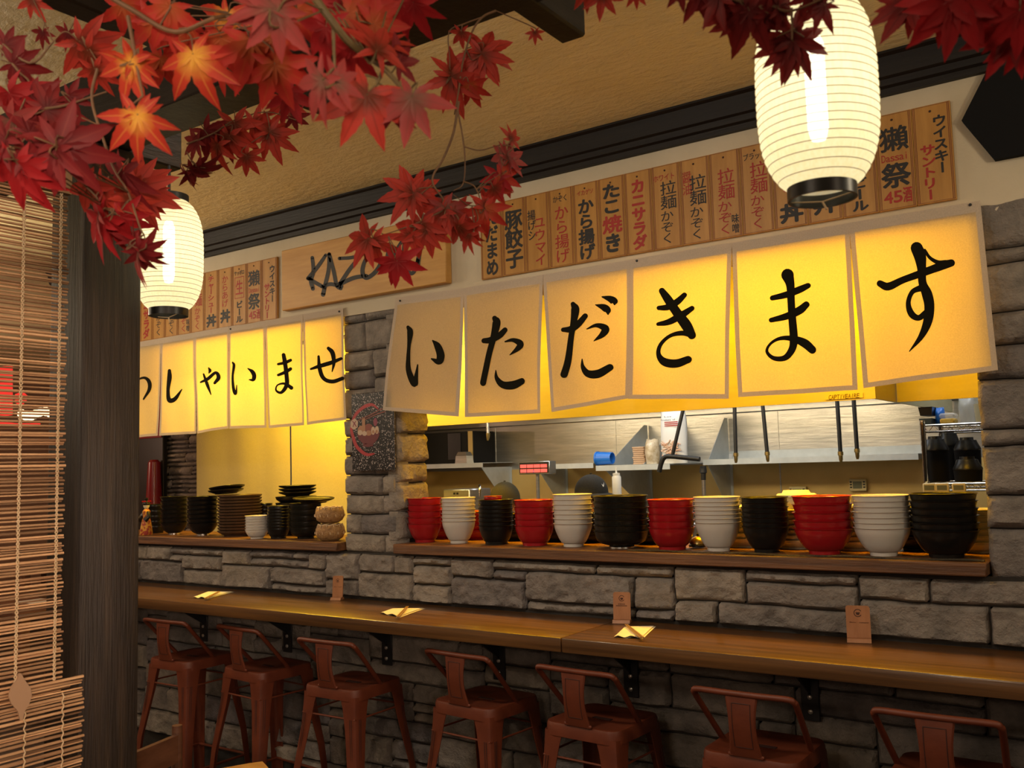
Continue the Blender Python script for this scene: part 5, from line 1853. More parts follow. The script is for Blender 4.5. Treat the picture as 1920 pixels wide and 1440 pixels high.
def canister(px, pt, pb, w_, Y, lab):
    a, b_ = PY(px, pt, Y), PY(px, pb, Y)
    s = depth_of(a) / FPX
    r_ = w_ * s / 2
    zb_ = zm + 0.0085
    t = thing('black_canister', lab, 'canister', (a.x, Y, zb_), 'black canisters on the wire rack')
    MT = Matrix.Translation((a.x, Y, 0))
    zl = PY(px, pb, Y).z
    MB().lathe([(0.0, zb_), (r_ * 0.93, zb_), (r_, zl), (r_ * 0.97, zl), (0.0, zl)], 32, 0, MT).build('body', M['matte_black'], t)
    h_ = a.z - zl
    MB().lathe([(r_ * 1.02, zl + 0.0005), (r_ * 1.03, zl + h_ * .12), (r_ * 0.80, zl + h_ * .55), (r_ * 0.72, zl + h_ * .78), (r_ * 0.52, zl + h_ * .80), (r_ * 0.50, zl + h_), (0.0, zl + h_)], 32, 0, MT).build('lid', M['black'], t)


canister(1752, 818, 845, 46, RY + 0.10, 'black canister with shiny domed lid, closest to the rack upright')
canister(1778, 806, 836, 38, RY + 0.38, 'black canister with shiny domed lid, tallest at the rear of the rack')
canister(1812, 820, 844, 46, RY + 0.30, 'black canister with shiny domed lid, behind the shortest canister')
canister(1813, 856, 881, 50, RY + 0.06, 'shortest black canister with shiny domed lid by the stone pillar')
for (a, b_, lab, ma) in (((1729, 787), (1752, 774), 'grey green plastic box, lower one on top of the wire rack', mat('slate_box', (0.06, 0.075, 0.07), rough=0.5)),
                         ((1728, 772), (1753, 755), 'black plastic box stacked above another on the wire rack', M['black'])):
    q0, q1 = PY(*a, RY + 0.2), PY(*b_, RY + 0.2)
    z0_ = zt + 0.0075 if a[1] > 780 else zt + 0.0085 + (PY(1729, 772, RY + .2).z - PY(1729, 789, RY + .2).z)
    h_ = q1.z - q0.z
    mb = MB().loft([[(x, y, z) for x, y in ((q0.x + e, RY + .12 + e), (q1.x - e, RY + .12 + e), (q1.x - e, RY + .32 - e), (q0.x + e, RY + .32 - e))] for e, z in ((0.006, z0_), (0.0, z0_ + h_))])
    tag(mb.build('storage_box', ma, smooth=False), lab, 'box')
q = PY(1761, 780, RY + 0.2)
tag(pillow(q.x, RY + 0.22, zt + 0.0075, 0.022, 0.05, 0.085, 4).build('blue_sack', M['blue'], angle=60), 'small blue bag beside the boxes on top of the rack', 'bag')
q = PY(1779, 788, RY + 0.18)
t = thing('food_tub', 'low clear tub with yellow food on top of the wire rack', 'tub', (q.x, RY + 0.18, zt + 0.0075))
MB().span((q.x - 0.034, RY + .13, zt + 0.0078), (q.x + 0.034, RY + .23, zt + 0.035), 0, 0.006).build('filling', mat('yellow_food', (0.72, 0.42, 0.04), (0.78, 0.55, 0.12), 0.6, scale=60), t)
MB().span((q.x - 0.036, RY + .128, zt + 0.0355), (q.x + 0.036, RY + .232, zt + 0.062), 0, 0.008).build('lid', M['clear'], t)
q = PY(1806, 780, RY + 0.2)
tag(pillow(q.x + 0.012, RY + 0.25, zt + 0.0075, 0.038, 0.07, 0.13, 6).build('clear_bag', M['clear'], angle=60), 'crumpled clear plastic bag on top of the wire rack', 'bag')
q = PY(1826, 784, RY + 0.2)
tag(MB().lathe([(0.0, zt + 0.0078), (0.036, zt + 0.0078), (0.042, zt + 0.10), (0.040, zt + 0.10), (0.034, zt + 0.012), (0.0, zt + 0.012)], 24, 0, Matrix.Translation((q.x + .05, RY + .16, 0))).build('ivory_pot', M['cream']),
    'ivory plastic pot at the pillar end of the rack top', 'pot')

# curtain and dim corner behind the narrow opening
xa, xb, xc = PY(369, 850, 0.78).x, PY(545, 850, 0.78).x, PY(660, 850, 0.78).x
cu = thing('kitchen_curtain', 'plain yellow lit cloth curtain in two halves behind the narrow ledge', 'curtain', ((xa + xc) / 2, 0.78, 2.5))
for (u0, u1) in ((xa, xb - 0.006), (xb + 0.006, xc)):
    V, F = [], []
    n = 28
    for i_ in range(n + 1):
        for j in range(13):
            x = u0 + (u1 - u0) * i_ / n
            z = 1.05 + 1.40 * j / 12
            V.append((x, 0.78 + 0.006 * math.sin(x * 17) + 0.008 * noise.noise(Vector((x * 5, z * 2, 7))), z))
    for i_ in range(n):
        for j in range(12):
            F.append((i_ * 13 + j, (i_ + 1) * 13 + j, (i_ + 1) * 13 + j + 1, i_ * 13 + j + 1))
    MB().add(V, F).build('panel', M['curtain'], cu, fix=False)
rd_ = MB().tube([(xa - 0.05, 0.78, 2.455), (xc + 0.02, 0.78, 2.455)], 0.012, 8)
for x in (xa, xc - 0.05):
    rd_.tube([(x, 0.78, 2.455), (x, 0.78, CEIL - 0.001)], 0.008, 8)
rd_.build('rod', M['steel'], cu)
q0, q1 = PY(262, 930, 1.42), PY(306, 818, 1.42)
vm = thing('drinks_cooler', 'black and red drinks cooler in the dim corner behind the narrow opening', 'cooler', ((q0.x + q1.x) / 2, 1.44, 0.0))
MB().span((q0.x - 0.3, 1.42, 0.0), (q1.x, 1.462, q1.z + 0.02), 0, 0.008).build('body', M['black'], vm)
MB().span((q0.x - 0.28, 1.412, q1.z - 0.01), (q1.x - 0.012, 1.4195, q1.z + 0.55), 0, 0.003).build('sign', M['lacquer_red'], vm)
tz0, tz1 = PY(288, 935, 1.36).z, PY(288, 862, 1.36).z
MB().lathe([(0.0, 1.0), (0.05, 1.0), (0.062, tz0), (0.048, tz1 - 0.02), (0.03, tz1), (0.0, tz1)], 24, 0, Matrix.Translation((PY(289, 900, 1.36).x, 1.36, 0))).build('tube', M['lacquer_red'], vm)


# ------------------------------------------------------------------ cooks: standing figures seen as caps above the bowls
def person(x, y, top, yaw, cap_m, lab, capname):
    t = thing('person', lab, 'person', (x, y, 0.0))
    k = top / 1.68
    cy_, sy_ = math.cos(yaw), math.sin(yaw)

    def W(a, b, z):
        return (x + (a * cy_ - b * sy_) * k, y + (a * sy_ + b * cy_) * k, z * k)
    J = {'pel': (0, 0, 0.90), 'wai': (0, 0.01, 1.04), 'che': (0, -0.01, 1.24), 'nec': (0, 0.015, 1.40), 'jaw': (0, -0.01, 1.47), 'hea': (0, -0.015, 1.55), 'cro': (0, 0.0, 1.625)}
    E = [('pel', 'wai'), ('wai', 'che'), ('che', 'nec'), ('nec', 'jaw'), ('jaw', 'hea'), ('hea', 'cro')]
    rad = {'pel': .135, 'wai': .115, 'che': .135, 'nec': .052, 'jaw': .066, 'hea': .082, 'cro': .062}
    for s, nme in ((-1, 'l'), (1, 'r')):
        J.update({nme + 'sh': (s * .165, 0, 1.34), nme + 'el': (s * .215, 0.01, 1.08), nme + 'wr': (s * .17, -0.20, 1.02), nme + 'pa': (s * .155, -0.275, 1.01),
                  nme + 'hi': (s * .085, 0, 0.84), nme + 'kn': (s * .095, -0.01, 0.46), nme + 'an': (s * .10, 0.02, 0.09), nme + 'to': (s * .11, -0.13, 0.035)})
        rad.update({nme + 'sh': .058, nme + 'el': .042, nme + 'wr': .027, nme + 'pa': .030, nme + 'hi': .085, nme + 'kn': .058, nme + 'an': .04, nme + 'to': .036})
        E += [('che', nme + 'sh'), (nme + 'sh', nme + 'el'), (nme + 'el', nme + 'wr'), (nme + 'wr', nme + 'pa'), ('pel', nme + 'hi'), (nme + 'hi', nme + 'kn'), (nme + 'kn', nme + 'an'), (nme + 'an', nme + 'to')]
        for f_ in range(4):
            a, b_ = nme + 'f%da' % f_, nme + 'f%db' % f_
            o_ = (f_ - 1.5) * 0.019
            J[a] = (s * .155 + o_, -0.325 + abs(f_ - 1.3) * .006, 1.0)
            J[b_] = (s * .155 + o_ * 1.1, -0.352 + abs(f_ - 1.3) * .012, 0.968)
            rad[a] = rad[b_] = .009
            E += [(nme + 'pa', a), (a, b_)]
        J[nme + 'ta'] = (s * .155 - s * .045, -0.262, 0.995)
        J[nme + 'tb'] = (s * .155 - s * .058, -0.292, 0.985)
        rad[nme + 'ta'], rad[nme + 'tb'] = .012, .009
        E += [(nme + 'pa', nme + 'ta'), (nme + 'ta', nme + 'tb')]

    def skin(names, edges, grow, name, material):
        idx = {n_: i_ for i_, n_ in enumerate(names)}
        me = bpy.data.meshes.new(name)
        me.from_pydata([Vector(W(*J[n_])) - Vector((x, y, 0)) for n_ in names], [(idx[a], idx[b_]) for a, b_ in edges], [])
        me.materials.append(material)
        o = bpy.data.objects.new(name, me)
        COL.objects.link(o)
        o.parent = t
        sm = o.modifiers.new('skin', 'SKIN')
        sm.use_smooth_shade = True
        for n_ in names:
            v = me.skin_vertices[0].data[idx[n_]]
            v.radius = ((rad[n_] + grow) * k, (rad[n_] + grow) * k * (0.82 if n_ in ('wai', 'che', 'pel') else 1.0))
            v.use_root = (n_ == names[0])
        ss = o.modifiers.new('soft', 'SUBSURF')
        ss.levels = ss.render_levels = 1
        return o
    skin(list(J), E, 0.0, 'body', M['skin'])
    up = ['pel', 'wai', 'che', 'nec', 'lsh', 'lel', 'rsh', 'rel']
    skin(up, [e for e in E if e[0] in up and e[1] in up], 0.012, 'shirt', M['shirt'])
    lo = ['pel', 'lhi', 'lkn', 'lan', 'rhi', 'rkn', 'ran']
    skin(lo, [e for e in E if e[0] in lo and e[1] in lo], 0.014, 'trousers', M['shirt'])
    # cap: dome, band, visor
    dome = []
    for q in range(9):
        a = R(90 * q / 8)
        dome.append((0.097 * math.cos(a), 0.108 * math.sin(a)))
    cz0 = 1.575
    MT = Matrix.Translation((x, y, 0)) @ Matrix.Rotation(yaw, 4, 'Z') @ Matrix.Scale(k, 4) @ Matrix.Translation((0, -0.008, cz0)) @ Matrix.Diagonal((1, 1.16, 1, 1))
    c = MB().lathe([(0.0955, -0.02), (0.097, 0.0)] + dome + [(0.0, 0.110)], 32, 0, MT)
    c.lathe([(0.0, 0.108), (0.008, 0.109), (0.008, 0.113), (0.0, 0.115)], 12, 0, MT)
    cap = c.build('cap', cap_m, t)
    V, F = [], []
    for q in range(15):
        a = R(-160 + 140 * q / 14)
        for rr_, dz in ((0.096, -0.004), (0.125, -0.008), (0.155, -0.016)):
            ex = 1 if rr_ < 0.1 else 1 - 0.25 * abs(math.cos(a))
            V.append(MT @ Vector((math.cos(a) * (0.096 + (rr_ - 0.096) * ex * .6), math.sin(a) * (0.096 + (rr_ - 0.096) * ex), dz)))
    n0 = len(V)
    V += [v - Vector((0, 0, 0.003)) for v in V]
    for q in range(14):
        for j in range(2):
            a = q * 3 + j
            F += [(a, a + 3, a + 4, a + 1), (n0 + a, n0 + a + 1, n0 + a + 4, n0 + a + 3)]
    MB().add(V, F).build('visor', cap_m, cap)
    for s in (-1, 1):
        ear = MB().lathe([(0.0, -0.010), (0.020, -0.006), (0.024, 0.002), (0.016, 0.006), (0.008, 0.002), (0.0, 0.002)], 16, 0,
                         Matrix.Translation((x, y, 0)) @ Matrix.Rotation(yaw, 4, 'Z') @ Matrix.Scale(k, 4) @ Matrix.Translation((s * 0.086, 0.008, 1.545)) @ Matrix.Rotation(R(90 * s), 4, 'Y') @ Matrix.Diagonal((1.35, .8, 1, 1)))
        ear.build('ear', M['skin'], t)
        eye = Matrix.Translation((x, y, 0)) @ Matrix.Rotation(yaw, 4, 'Z') @ Matrix.Scale(k, 4) @ Matrix.Translation((s * 0.032, -0.088, 1.535)) @ Matrix.Rotation(R(90), 4, 'X')
        MB().lathe([(0.0, 0.006), (0.009, 0.004), (0.012, 0.0), (0.0, -0.004)], 14, 0, eye).build('eye', M['black'], t)
    MB().loft([[W(-.010, -.088, 1.535), W(.010, -.088, 1.535), W(.008, -.08, 1.54)], [W(-.016, -.108, 1.498), W(.016, -.108, 1.498), W(0, -.085, 1.495)]]).build('nose', M['skin'], t)
    MB().tube(spline([W(-.026, -.083, 1.468), W(0, -.092, 1.466), W(.026, -.083, 1.468)], 4), 0.0045, 6).build('mouth', M['lacquer_red'], t)
    return t, MT, cap


ca = PY(1107, 908, 1.45)
_, MT, cap = person(ca.x, 1.45, PY(1107, 890, 1.45).z, R(62), M['cap_black'], 'person in a charcoal cap with a small white mark, working behind the bowls', 'cap')
sw_ = MB()
for (a0, b0, a1, b1) in ((-0.018, .042, .0, .036), (0.0, .036, .022, .052)):
    pass
pts = [(-0.5, .050, .006), (-0.46, .040, .012), (-0.38, .040, .010), (-0.22, .058, .002)]
V, F = [], []
for a, z, w_ in spline(pts, 4):
    for d_ in (-w_ / 2, w_ / 2):
        zz_ = z + d_
        rr_ = 0.0985 * math.cos(math.asin(min(0.99, zz_ / 0.109)))
        V.append(MT @ Vector((rr_ * math.cos(a - 0.95), rr_ * math.sin(a - 0.95), zz_)))
F = [(2 * i_, 2 * i_ + 1, 2 * i_ + 3, 2 * i_ + 2) for i_ in range(len(V) // 2 - 1)]
sw_.add(V, F).build('cap_mark', M['white'], cap, fix=False)
cb = PY(946, 920, 1.35)
person(cb.x, 1.35, PY(946, 904, 1.35).z, R(200), M['cap_olive'], 'person in a plain olive cap bending low behind the black bowls', 'cap')
# ------------------------------------------------------------------ paper lanterns
def paper_mat():
    m, nt, out = nodes_of('lit_lantern_paper')
    N, L = nt.nodes.new, nt.links.new
    tl, em, tr, m1, m2 = N('ShaderNodeBsdfTranslucent'), N('ShaderNodeEmission'), N('ShaderNodeBsdfTransparent'), N('ShaderNodeAddShader'), N('ShaderNodeMixShader')
    tc, nz, rp = N('ShaderNodeTexCoord'), N('ShaderNodeTexNoise'), N('ShaderNodeValToRGB')
    mp = N('ShaderNodeMapping')
    mp.inputs['Scale'].default_value = (30, 30, 7)
    L(tc.outputs['Object'], mp.inputs[0])
    nz.inputs['Scale'].default_value = 1.2
    nz.inputs['Detail'].default_value = 4
    L(mp.outputs[0], nz.inputs[0])
    rp.color_ramp.elements[0].position = 0.35
    rp.color_ramp.elements[1].position = 0.65
    rp.color_ramp.elements[0].color = (0.80, 0.68, 0.34, 1)
    rp.color_ramp.elements[1].color = (0.95, 0.86, 0.56, 1)
    L(nz.outputs[0], rp.inputs[0])
    L(rp.outputs[0], em.inputs[0])
    em.inputs[1].default_value = 0.52
    tl.inputs[0].default_value = (0.85, 0.78, 0.55, 1)
    L(tl.outputs[0], m1.inputs[0])
    L(em.outputs[0], m1.inputs[1])
    m2.inputs[0].default_value = 0.78
    L(tr.outputs[0], m2.inputs[1])
    L(m1.outputs[0], m2.inputs[2])
    L(m2.outputs[0], out.inputs[0])
    return m


M['lpaper'] = paper_mat()
M['bulb'] = glow_mat('lantern_bulb', (1.0, 0.92, 0.72), 8.0)


def make_lantern(label):
    """radius 0.5 at the belly, height from 0 (bottom collar) to 1.9"""
    t = thing('paper_lantern', label, 'lantern', (0, 0, 0), 'lit paper lanterns')
    prof = []
    NR = 24
    for i_ in range(NR * 2 + 1):
        u = i_ / (NR * 2)
        a = (u - 0.5) * 2
        r = 0.27 + 0.23 * (1 - abs(a) ** 3.4) ** 0.8
        prof.append((r + (0.003 if i_ % 2 == 0 else -0.001), 0.10 + 1.66 * u))
    MB().lathe(prof, 48).build('paper_shade', M['lpaper'], t, fix=False)
    rb = MB()
    for i_ in range(2, NR * 2 - 1, 2):
        r, z = prof[i_]
        rb.lathe([(r + 0.002, z - 0.0035), (r + 0.006, z), (r + 0.002, z + 0.0035)], 40)
    rb.build('wire_ribs', mat('rib_wire', (0.36, 0.23, 0.07), rough=0.6), t)
    MB().lathe([(0.285, 0.0), (0.285, 0.11), (0.262, 0.11), (0.262, 0.0), (0.285, 0.0)], 48).build('bottom_collar', M['black'], t)
    MB().lathe([(0.285, 1.76), (0.285, 1.86), (0.262, 1.86), (0.262, 1.76), (0.285, 1.76)], 48).build('top_collar', M['black'], t)
    MB().lathe([(0.0, 0.50), (0.06, 0.52), (0.085, 0.62), (0.085, 1.36), (0.05, 1.46), (0.0, 1.48)], 24).build('bulb', M['bulb'], t)
    MB().lathe([(0.0, 1.47), (0.05, 1.47), (0.05, 1.62), (0.0, 1.62)], 16).build('socket', M['black'], t)
    w_ = MB().tube([(-0.27, 0.0, 0.02), (0.0, 0.0, -0.02), (0.27, 0.0, 0.02)], 0.006, 6).tube([(0.0, 0.0, -0.02), (0.03, 0.0, -0.09)], 0.01, 6)
    w_.build('bottom_wire', M['cord'], t)
    return t


def place_lantern(t, X, Y, pt, pb, cxp, wpx, ztop_cord, first):
    bot = PY(cxp[1], pb, Y)
    top = PY(cxp[0], pt, Y)
    r = wpx * depth_of((bot + top) / 2) / FPX
    hgt = top.z - bot.z
    t.location = bot
    t.scale = (r, r, hgt / 1.86)
    return bot, top, r


def cord_for(t, z1):
    me = bpy.data.meshes.new('hanging_cord')
    mb = MB().tube([(0, 0, 1.60), (0, 0, z1)], 0.022, 8)
    return mb


ln = make_lantern('large lit white paper lantern hanging before the menu plaques')
Y1 = -2.03
bot, top, r = place_lantern(ln, 0, Y1, -22, 374, (1525, 1542), 219, 2.4, True)
ln2 = dup(ln, (0, 0, 0), 'small lit white paper lantern hanging beside the dark post')
Y2 = -1.86
bot2, top2, r2 = place_lantern(ln2, 0, Y2, 368, 593, (313, 316), 124, 2.4, False)
for t, b_ in ((ln, bot), (ln2, bot2)):
    zz1 = (2.397 - b_.z) / t.scale[2]
    o = MB().tube([(0, 0, 1.60), (0, 0, zz1)], 0.022, 8).build('hanging_cord', M['black'])
    o.parent = t

# ------------------------------------------------------------------ bamboo blind
BX = -1.905
bl_ = thing('bamboo_blind', 'roll-up bamboo slat blind with cotton cords beside the dark post', 'blind', (BX, -2.45, 2.33))
rng.seed(33)
yr = -2.118


def slats(z0, z1, x, y1, seed, droop):
    rr_ = random.Random(seed)
    mb = MB()
    z = z0
    while z < z1:
        d = rr_.uniform(0.0035, 0.0068)
        a, b_ = -2.78, y1 + rr_.uniform(-0.004, 0.004)
        xj = x + rr_.uniform(-0.002, 0.002)
        sl_ = rr_.uniform(-0.005, 0.005)
        pts = [(xj, a, z + sl_), (xj + rr_.uniform(-.001, .001), (a + b_) / 2, z + rr_.uniform(-.0015, .0015)), (xj, b_, z - sl_ * .3)]
        v0 = len(mb.v)
        mb.tube(pts, d * 0.5, 5)
        tone = min(1, max(0, rr_.gauss(0.5, 0.28)))
        for i_ in range(v0, len(mb.v)):
            mb.at[i_] = tone
        z += d + rr_.choice((0.0008, 0.0014, 0.0022, 0.0045))
    return mb


zf = PX(60, 1305, BX).z
slats(zf, 2.262, BX, yr, 3, 0).build('slat_screen', M['bamboo'], bl_)
slats(0.75, zf + 0.03, BX + 0.022, yr + 0.035, 4, 0).build('lower_slat_roll', M['bamboo'], bl_)
MB().tube([(BX + 0.012, -2.78, zf + 0.012), (BX + 0.012, yr + 0.01, zf + 0.012)], 0.009, 8).build('batten', M['bamboo'], bl_)
MB().span((BX - 0.012, -2.78, 2.265), (BX + 0.006, yr + 0.006, 2.3375)).build('headboard', M['plywood'], bl_, smooth=False)
for px in (34, 105):
    y = PX(px, 845, BX).y
    pts, pts2 = [], []
    z = 2.262
    k = 0
    while z > zf:
        pts.append((BX + 0.006, y + 0.0028 * (1 if k % 2 else -1), z))
        pts2.append((BX + 0.006, y - 0.0028 * (1 if k % 2 else -1), z))
        z -= 0.009
        k += 1
    c = MB().tube(pts, 0.0017, 5).tube(pts2, 0.0017, 5)
    y2 = PX(px + 9, 1380, BX + .022).y
    c.tube([(BX + 0.028, y2 + 0.002 * (1 if i_ % 2 else -1), zf - 0.009 * i_) for i_ in range(50)], 0.0017, 5)
    c.build('cord', M['cord'], bl_)
q = PX(38, 1305, BX + 0.03)
s = 0.0009
tg = [(38, 1262), (45, 1275), (56, 1290), (58, 1305), (52, 1322), (44, 1334), (41, 1350), (36, 1350), (32, 1333), (20, 1320), (15, 1305), (20, 1287), (30, 1275), (34, 1262)]
MB().prism([tuple(PX(x, y, BX + 0.034)) for x, y in tg], (0.004, 0, 0)).build('pull_tag', M['tagwood'], bl_, smooth=False)

# what shows dimly through the slats: red lit sign, tables, small bulbs
q = PX(2, 744, -5.6)
t = thing('lit_sign', 'round red lit sign glowing through the bamboo blind', 'sign', tuple(q))
half = [(24, 686), (24, 778), (14, 780), (-6, 772), (-24, 755), (-30, 735), (-24, 712), (-8, 694), (10, 686)]
MB().prism([tuple(PX(x, y, -5.6)) for x, y in half], (-0.05, 0, 0)).build('disc', M['sign_red'], t, smooth=False)
MB().tube([tuple(PX(x, y, -5.58)) for x, y in ((-30, 770), (-12, 786), (5, 793), (30, 797), (58, 797), (74, 794))], 0.012, 6).build('arc', M['sign_red'], t)
MB().prism([tuple(PX(x, y, -5.6)) for x, y in ((36, 738), (44, 735), (52, 742), (50, 752), (42, 760), (36, 752))], (-0.05, 0, 0)).build('mark', M['sign_red'], t, smooth=False)
t = thing('bulb_string', 'short string of warm bulbs glowing behind the bamboo blind', 'lights', tuple(PX(70, 775, -5.0)))
cpts = []
for k in range(8):
    q = PX(40 + k * 9, 775 + 5 * math.sin(k), -5.0)
    cpts.append(tuple(q))
    MB().lathe([(0.0, -0.03), (0.017, -0.02), (0.02, 0.0), (0.012, 0.02), (0.0, 0.022)], 12, 0, Matrix.Translation(q)).build('bulb', M['string_bulb'], t)
MB().tube([(cpts[0][0], cpts[0][1], CEIL - 0.001)] + [(p_[0], p_[1], p_[2] + 0.02) for p_ in cpts] + [(cpts[-1][0], cpts[-1][1], CEIL - 0.001)], 0.003, 5).build('cable', M['black'], t)
for px, py, lab in ((68, 1058, 'far'), (72, 1128, 'nearer')):
    q = PZ(px, py, 0.7515)
    t = thing('dining_table', '%s wooden dining table set with a white napkin beyond the bamboo blind' % lab, 'table', (q.x, q.y, 0))
    MB().span((q.x - 0.5, q.y - 0.4, 0.71), (q.x + 0.5, q.y + 0.4, 0.75), 0, 0.005).build('table_top', M['chairwood'], t)
    for sx in (-0.44, 0.44):
        for sy in (-0.34, 0.34):
            MB().span((q.x + sx - .03, q.y + sy - .03, 0), (q.x + sx + .03, q.y + sy + .03, 0.71)).build('leg', M['chairwood'], t)
    tag(MB().span((q.x - 0.13, q.y - 0.09, 0.7505), (q.x + 0.13, q.y + 0.09, 0.757), 0, 0.002).build('white_napkin', M['white']),
        'white folded napkin on the %s table behind the bamboo blind' % lab, 'napkin')

# ------------------------------------------------------------------ chair and table edges at the bottom of the view
zt_ = 0.86
q0, q1 = PZ(332, 1360, zt_), PZ(262, 1388, zt_)
d = (q1 - q0)
d.z = 0
d = d.normalized() * 0.40
e = Vector((-d.y, d.x, 0)).normalized() * -0.40
if e.y < 0:
    e = -e
ch = thing('dining_chair', 'brown wooden dining chair showing its back rail beside the post', 'chair', (q0.x, q0.y, 0))
for base in (q0, q0 + d):
    MB().tube([(base.x, base.y, 0), (base.x, base.y, 0.45), (base.x, base.y, zt_)], [0.017, 0.019, 0.016], 10).build('back_post', M['chairwood'], ch)
for f_ in (0, 1):
    b_ = q0 + d * f_ + e
    MB().tube([(b_.x, b_.y, 0), (b_.x, b_.y, 0.44)], [0.016, 0.020], 10).build('leg', M['chairwood'], ch)
nrm = e.normalized()
up0 = q0 + d * 0.04
dd = d * 0.92


def rail_(z0, z1):
    poly = [(up0.x, up0.y, z0), (up0.x + dd.x, up0.y + dd.y, z0), (up0.x + dd.x, up0.y + dd.y, z1), (up0.x, up0.y, z1)]
    return MB().prism(poly, nrm * 0.018)


rail_(0.75, 0.835).build('back_rail', M['chairwood'], ch, smooth=False)
rail_(0.58, 0.63).build('back_rail', M['chairwood'], ch, smooth=False)
sc = q0 + d * 0.5 + e * 0.5
MB().prism([(q0.x, q0.y, 0.445), (q0.x + d.x, q0.y + d.y, 0.445), (q0.x + d.x + e.x, q0.y + d.y + e.y, 0.445), (q0.x + e.x, q0.y + e.y, 0.445)], (0, 0, 0.022)).build('seat', M['chairwood'], ch, smooth=False)
q0 = PZ(478, 1433, 0.74)
q0 = PZ(500, 1436, 0.90)
q0.x += 0.30
q0.y += 0.02
tb = thing('small_table', 'orange wooden table with only its corner edge in view', 'table', (q0.x, q0.y - 0.35, 0))
MB().prism([(q0.x - 0.36, q0.y - 0.03, 0.87), (q0.x - 0.34, q0.y, 0.87), (q0.x - 0.14, q0.y - 0.10, 0.87), (q0.x - 0.24, q0.y - 0.34, 0.87), (q0.x - 0.46, q0.y - 0.24, 0.87)], (0, 0, 0.03)).build('table_top', M['tablewood'], tb)
MB().tube([(q0.x - 0.30, q0.y - 0.16, 0.0), (q0.x - 0.30, q0.y - 0.16, 0.87)], 0.03, 12).build('pedestal', M['black_metal'], tb)
MB().box((q0.x - 0.30, q0.y - 0.16, 0.01), (0.3, 0.3, 0.02), 0, 0.005).build('foot_plate', M['black_metal'], tb)

# ------------------------------------------------------------------ maple garlands
LOBES = ((0, 1.0), (40, 0.95), (-40, 0.95), (82, 0.84), (-82, 0.84), (132, 0.52), (-132, 0.52))


def leaf(mb, centre, size, ang, tx, ty, mi, rnd):
    """palmate leaf of seven toothed, creased lobes; ang: direction of the long lobe in the picture (0 down, + towards right)"""
    a = R(ang)
    dn = (-UP) * math.cos(a) + RIGHT * math.sin(a)
    side = RIGHT * math.cos(a) + UP * math.sin(a)
    nrm = -FWD
    M1 = Matrix.Rotation(R(tx), 3, side) @ Matrix.Rotation(R(ty), 3, dn)
    dn, side, nrm = M1 @ dn, M1 @ side, M1 @ nrm
    rows = 11
    curl = rnd.uniform(0.05, 0.6)
    for deg, ln_ in LOBES:
        deg += rnd.uniform(-6, 6)
        Lr = ln_ * rnd.uniform(0.9, 1.06) * size
        c, s = math.cos(R(deg)), math.sin(R(deg))
        d = dn * c + side * s
        w = side * c - dn * s
        V, uv, F = [], [], []
        lc = curl * rnd.uniform(0.5, 1.5)
        tw = rnd.uniform(-0.25, 0.25)
        for r_ in range(rows + 1):
            u = r_ / rows
            wid = Lr * 0.162 * (math.sin(u ** 0.80 * math.pi) ** 0.95) if 0 < u < 1 else Lr * 0.02
            if 0 < r_ < rows:
                wid *= 1.06 if r_ % 2 else 0.94
            if r_ == rows:
                wid = 0.0002
            z = -lc * u * u * Lr * 0.55
            p = centre + d * (u * Lr) + nrm * z
            w2 = (w + nrm * tw * u).normalized()
            fold = 0.28 * wid
            V += [p - w2 * wid + nrm * fold, p, p + w2 * wid + nrm * fold]
            uv += [(u, 1.0), (u, 0.0), (u, 1.0)]
        for r_ in range(rows):
            for k in range(2):
                b = r_ * 3 + k
                F.append((b, b + 1, b + 4, b + 3))
        mb.add(V, F, mi, uv=uv)
    # short stalk
    return -dn * size * 0.5 + nrm * -0.2 * size


CL = {'gold': 0, 'orange': 1, 'brick': 2, 'maroon': 3, 'dusty': 4, 'crimson': 5, 'shade': 6}
LM = [M['leaf_gold'], M['leaf_orange'], M['leaf_brick'], M['leaf_maroon'], M['leaf_dusty'], M['leaf_crimson'], M['leaf_shade']]


def at(px, py, dist):
    d = ray(px, py).normalized()
    return CAM + d * (dist / d.dot(FWD))


def garland(label, stems, leaves, seed, stem_m='twig'):
    rnd = random.Random(seed)
    q = at(*stems[0][0][:2], stems[0][0][2])
    t = thing('maple_garland', label, 'plant', tuple(q), 'red maple garlands on the pergola')
    nodes = []
    for st_ in stems:
        wr = st_[0][3] if len(st_[0]) > 3 else 0.0022
        P = spline([(*at(p_[0], p_[1], p_[2]),) for p_ in st_], 5)
        MB().tube(P, [wr * (1 - 0.5 * i_ / len(P)) for i_ in range(len(P))], 7).build('stem', M[stem_m], t)
        nodes += [Vector(p_) for p_ in P]
    fo = MB()
    for (px, py, sz, ang, tx, ty, dist, cl) in leaves:
        c = at(px, py, dist)
        size = sz * 1.08 * dist / FPX
        st = leaf(fo, c, size, ang, tx, ty, CL[cl], rnd)
        near = min(nodes, key=lambda n_: (n_ - c).length)
        mid = c + st * 0.6
        if (near - c).length < 0.30:
            fo.tube(spline([tuple(c), tuple(mid), tuple(near)], 4), 0.0009, 5, 7)
        else:
            fo.tube(spline([tuple(c), tuple(mid), tuple(c + st * 1.3)], 4), 0.0009, 5, 7)
    fo.build('foliage', LM + [M[stem_m]], t, angle=80, fix=False)


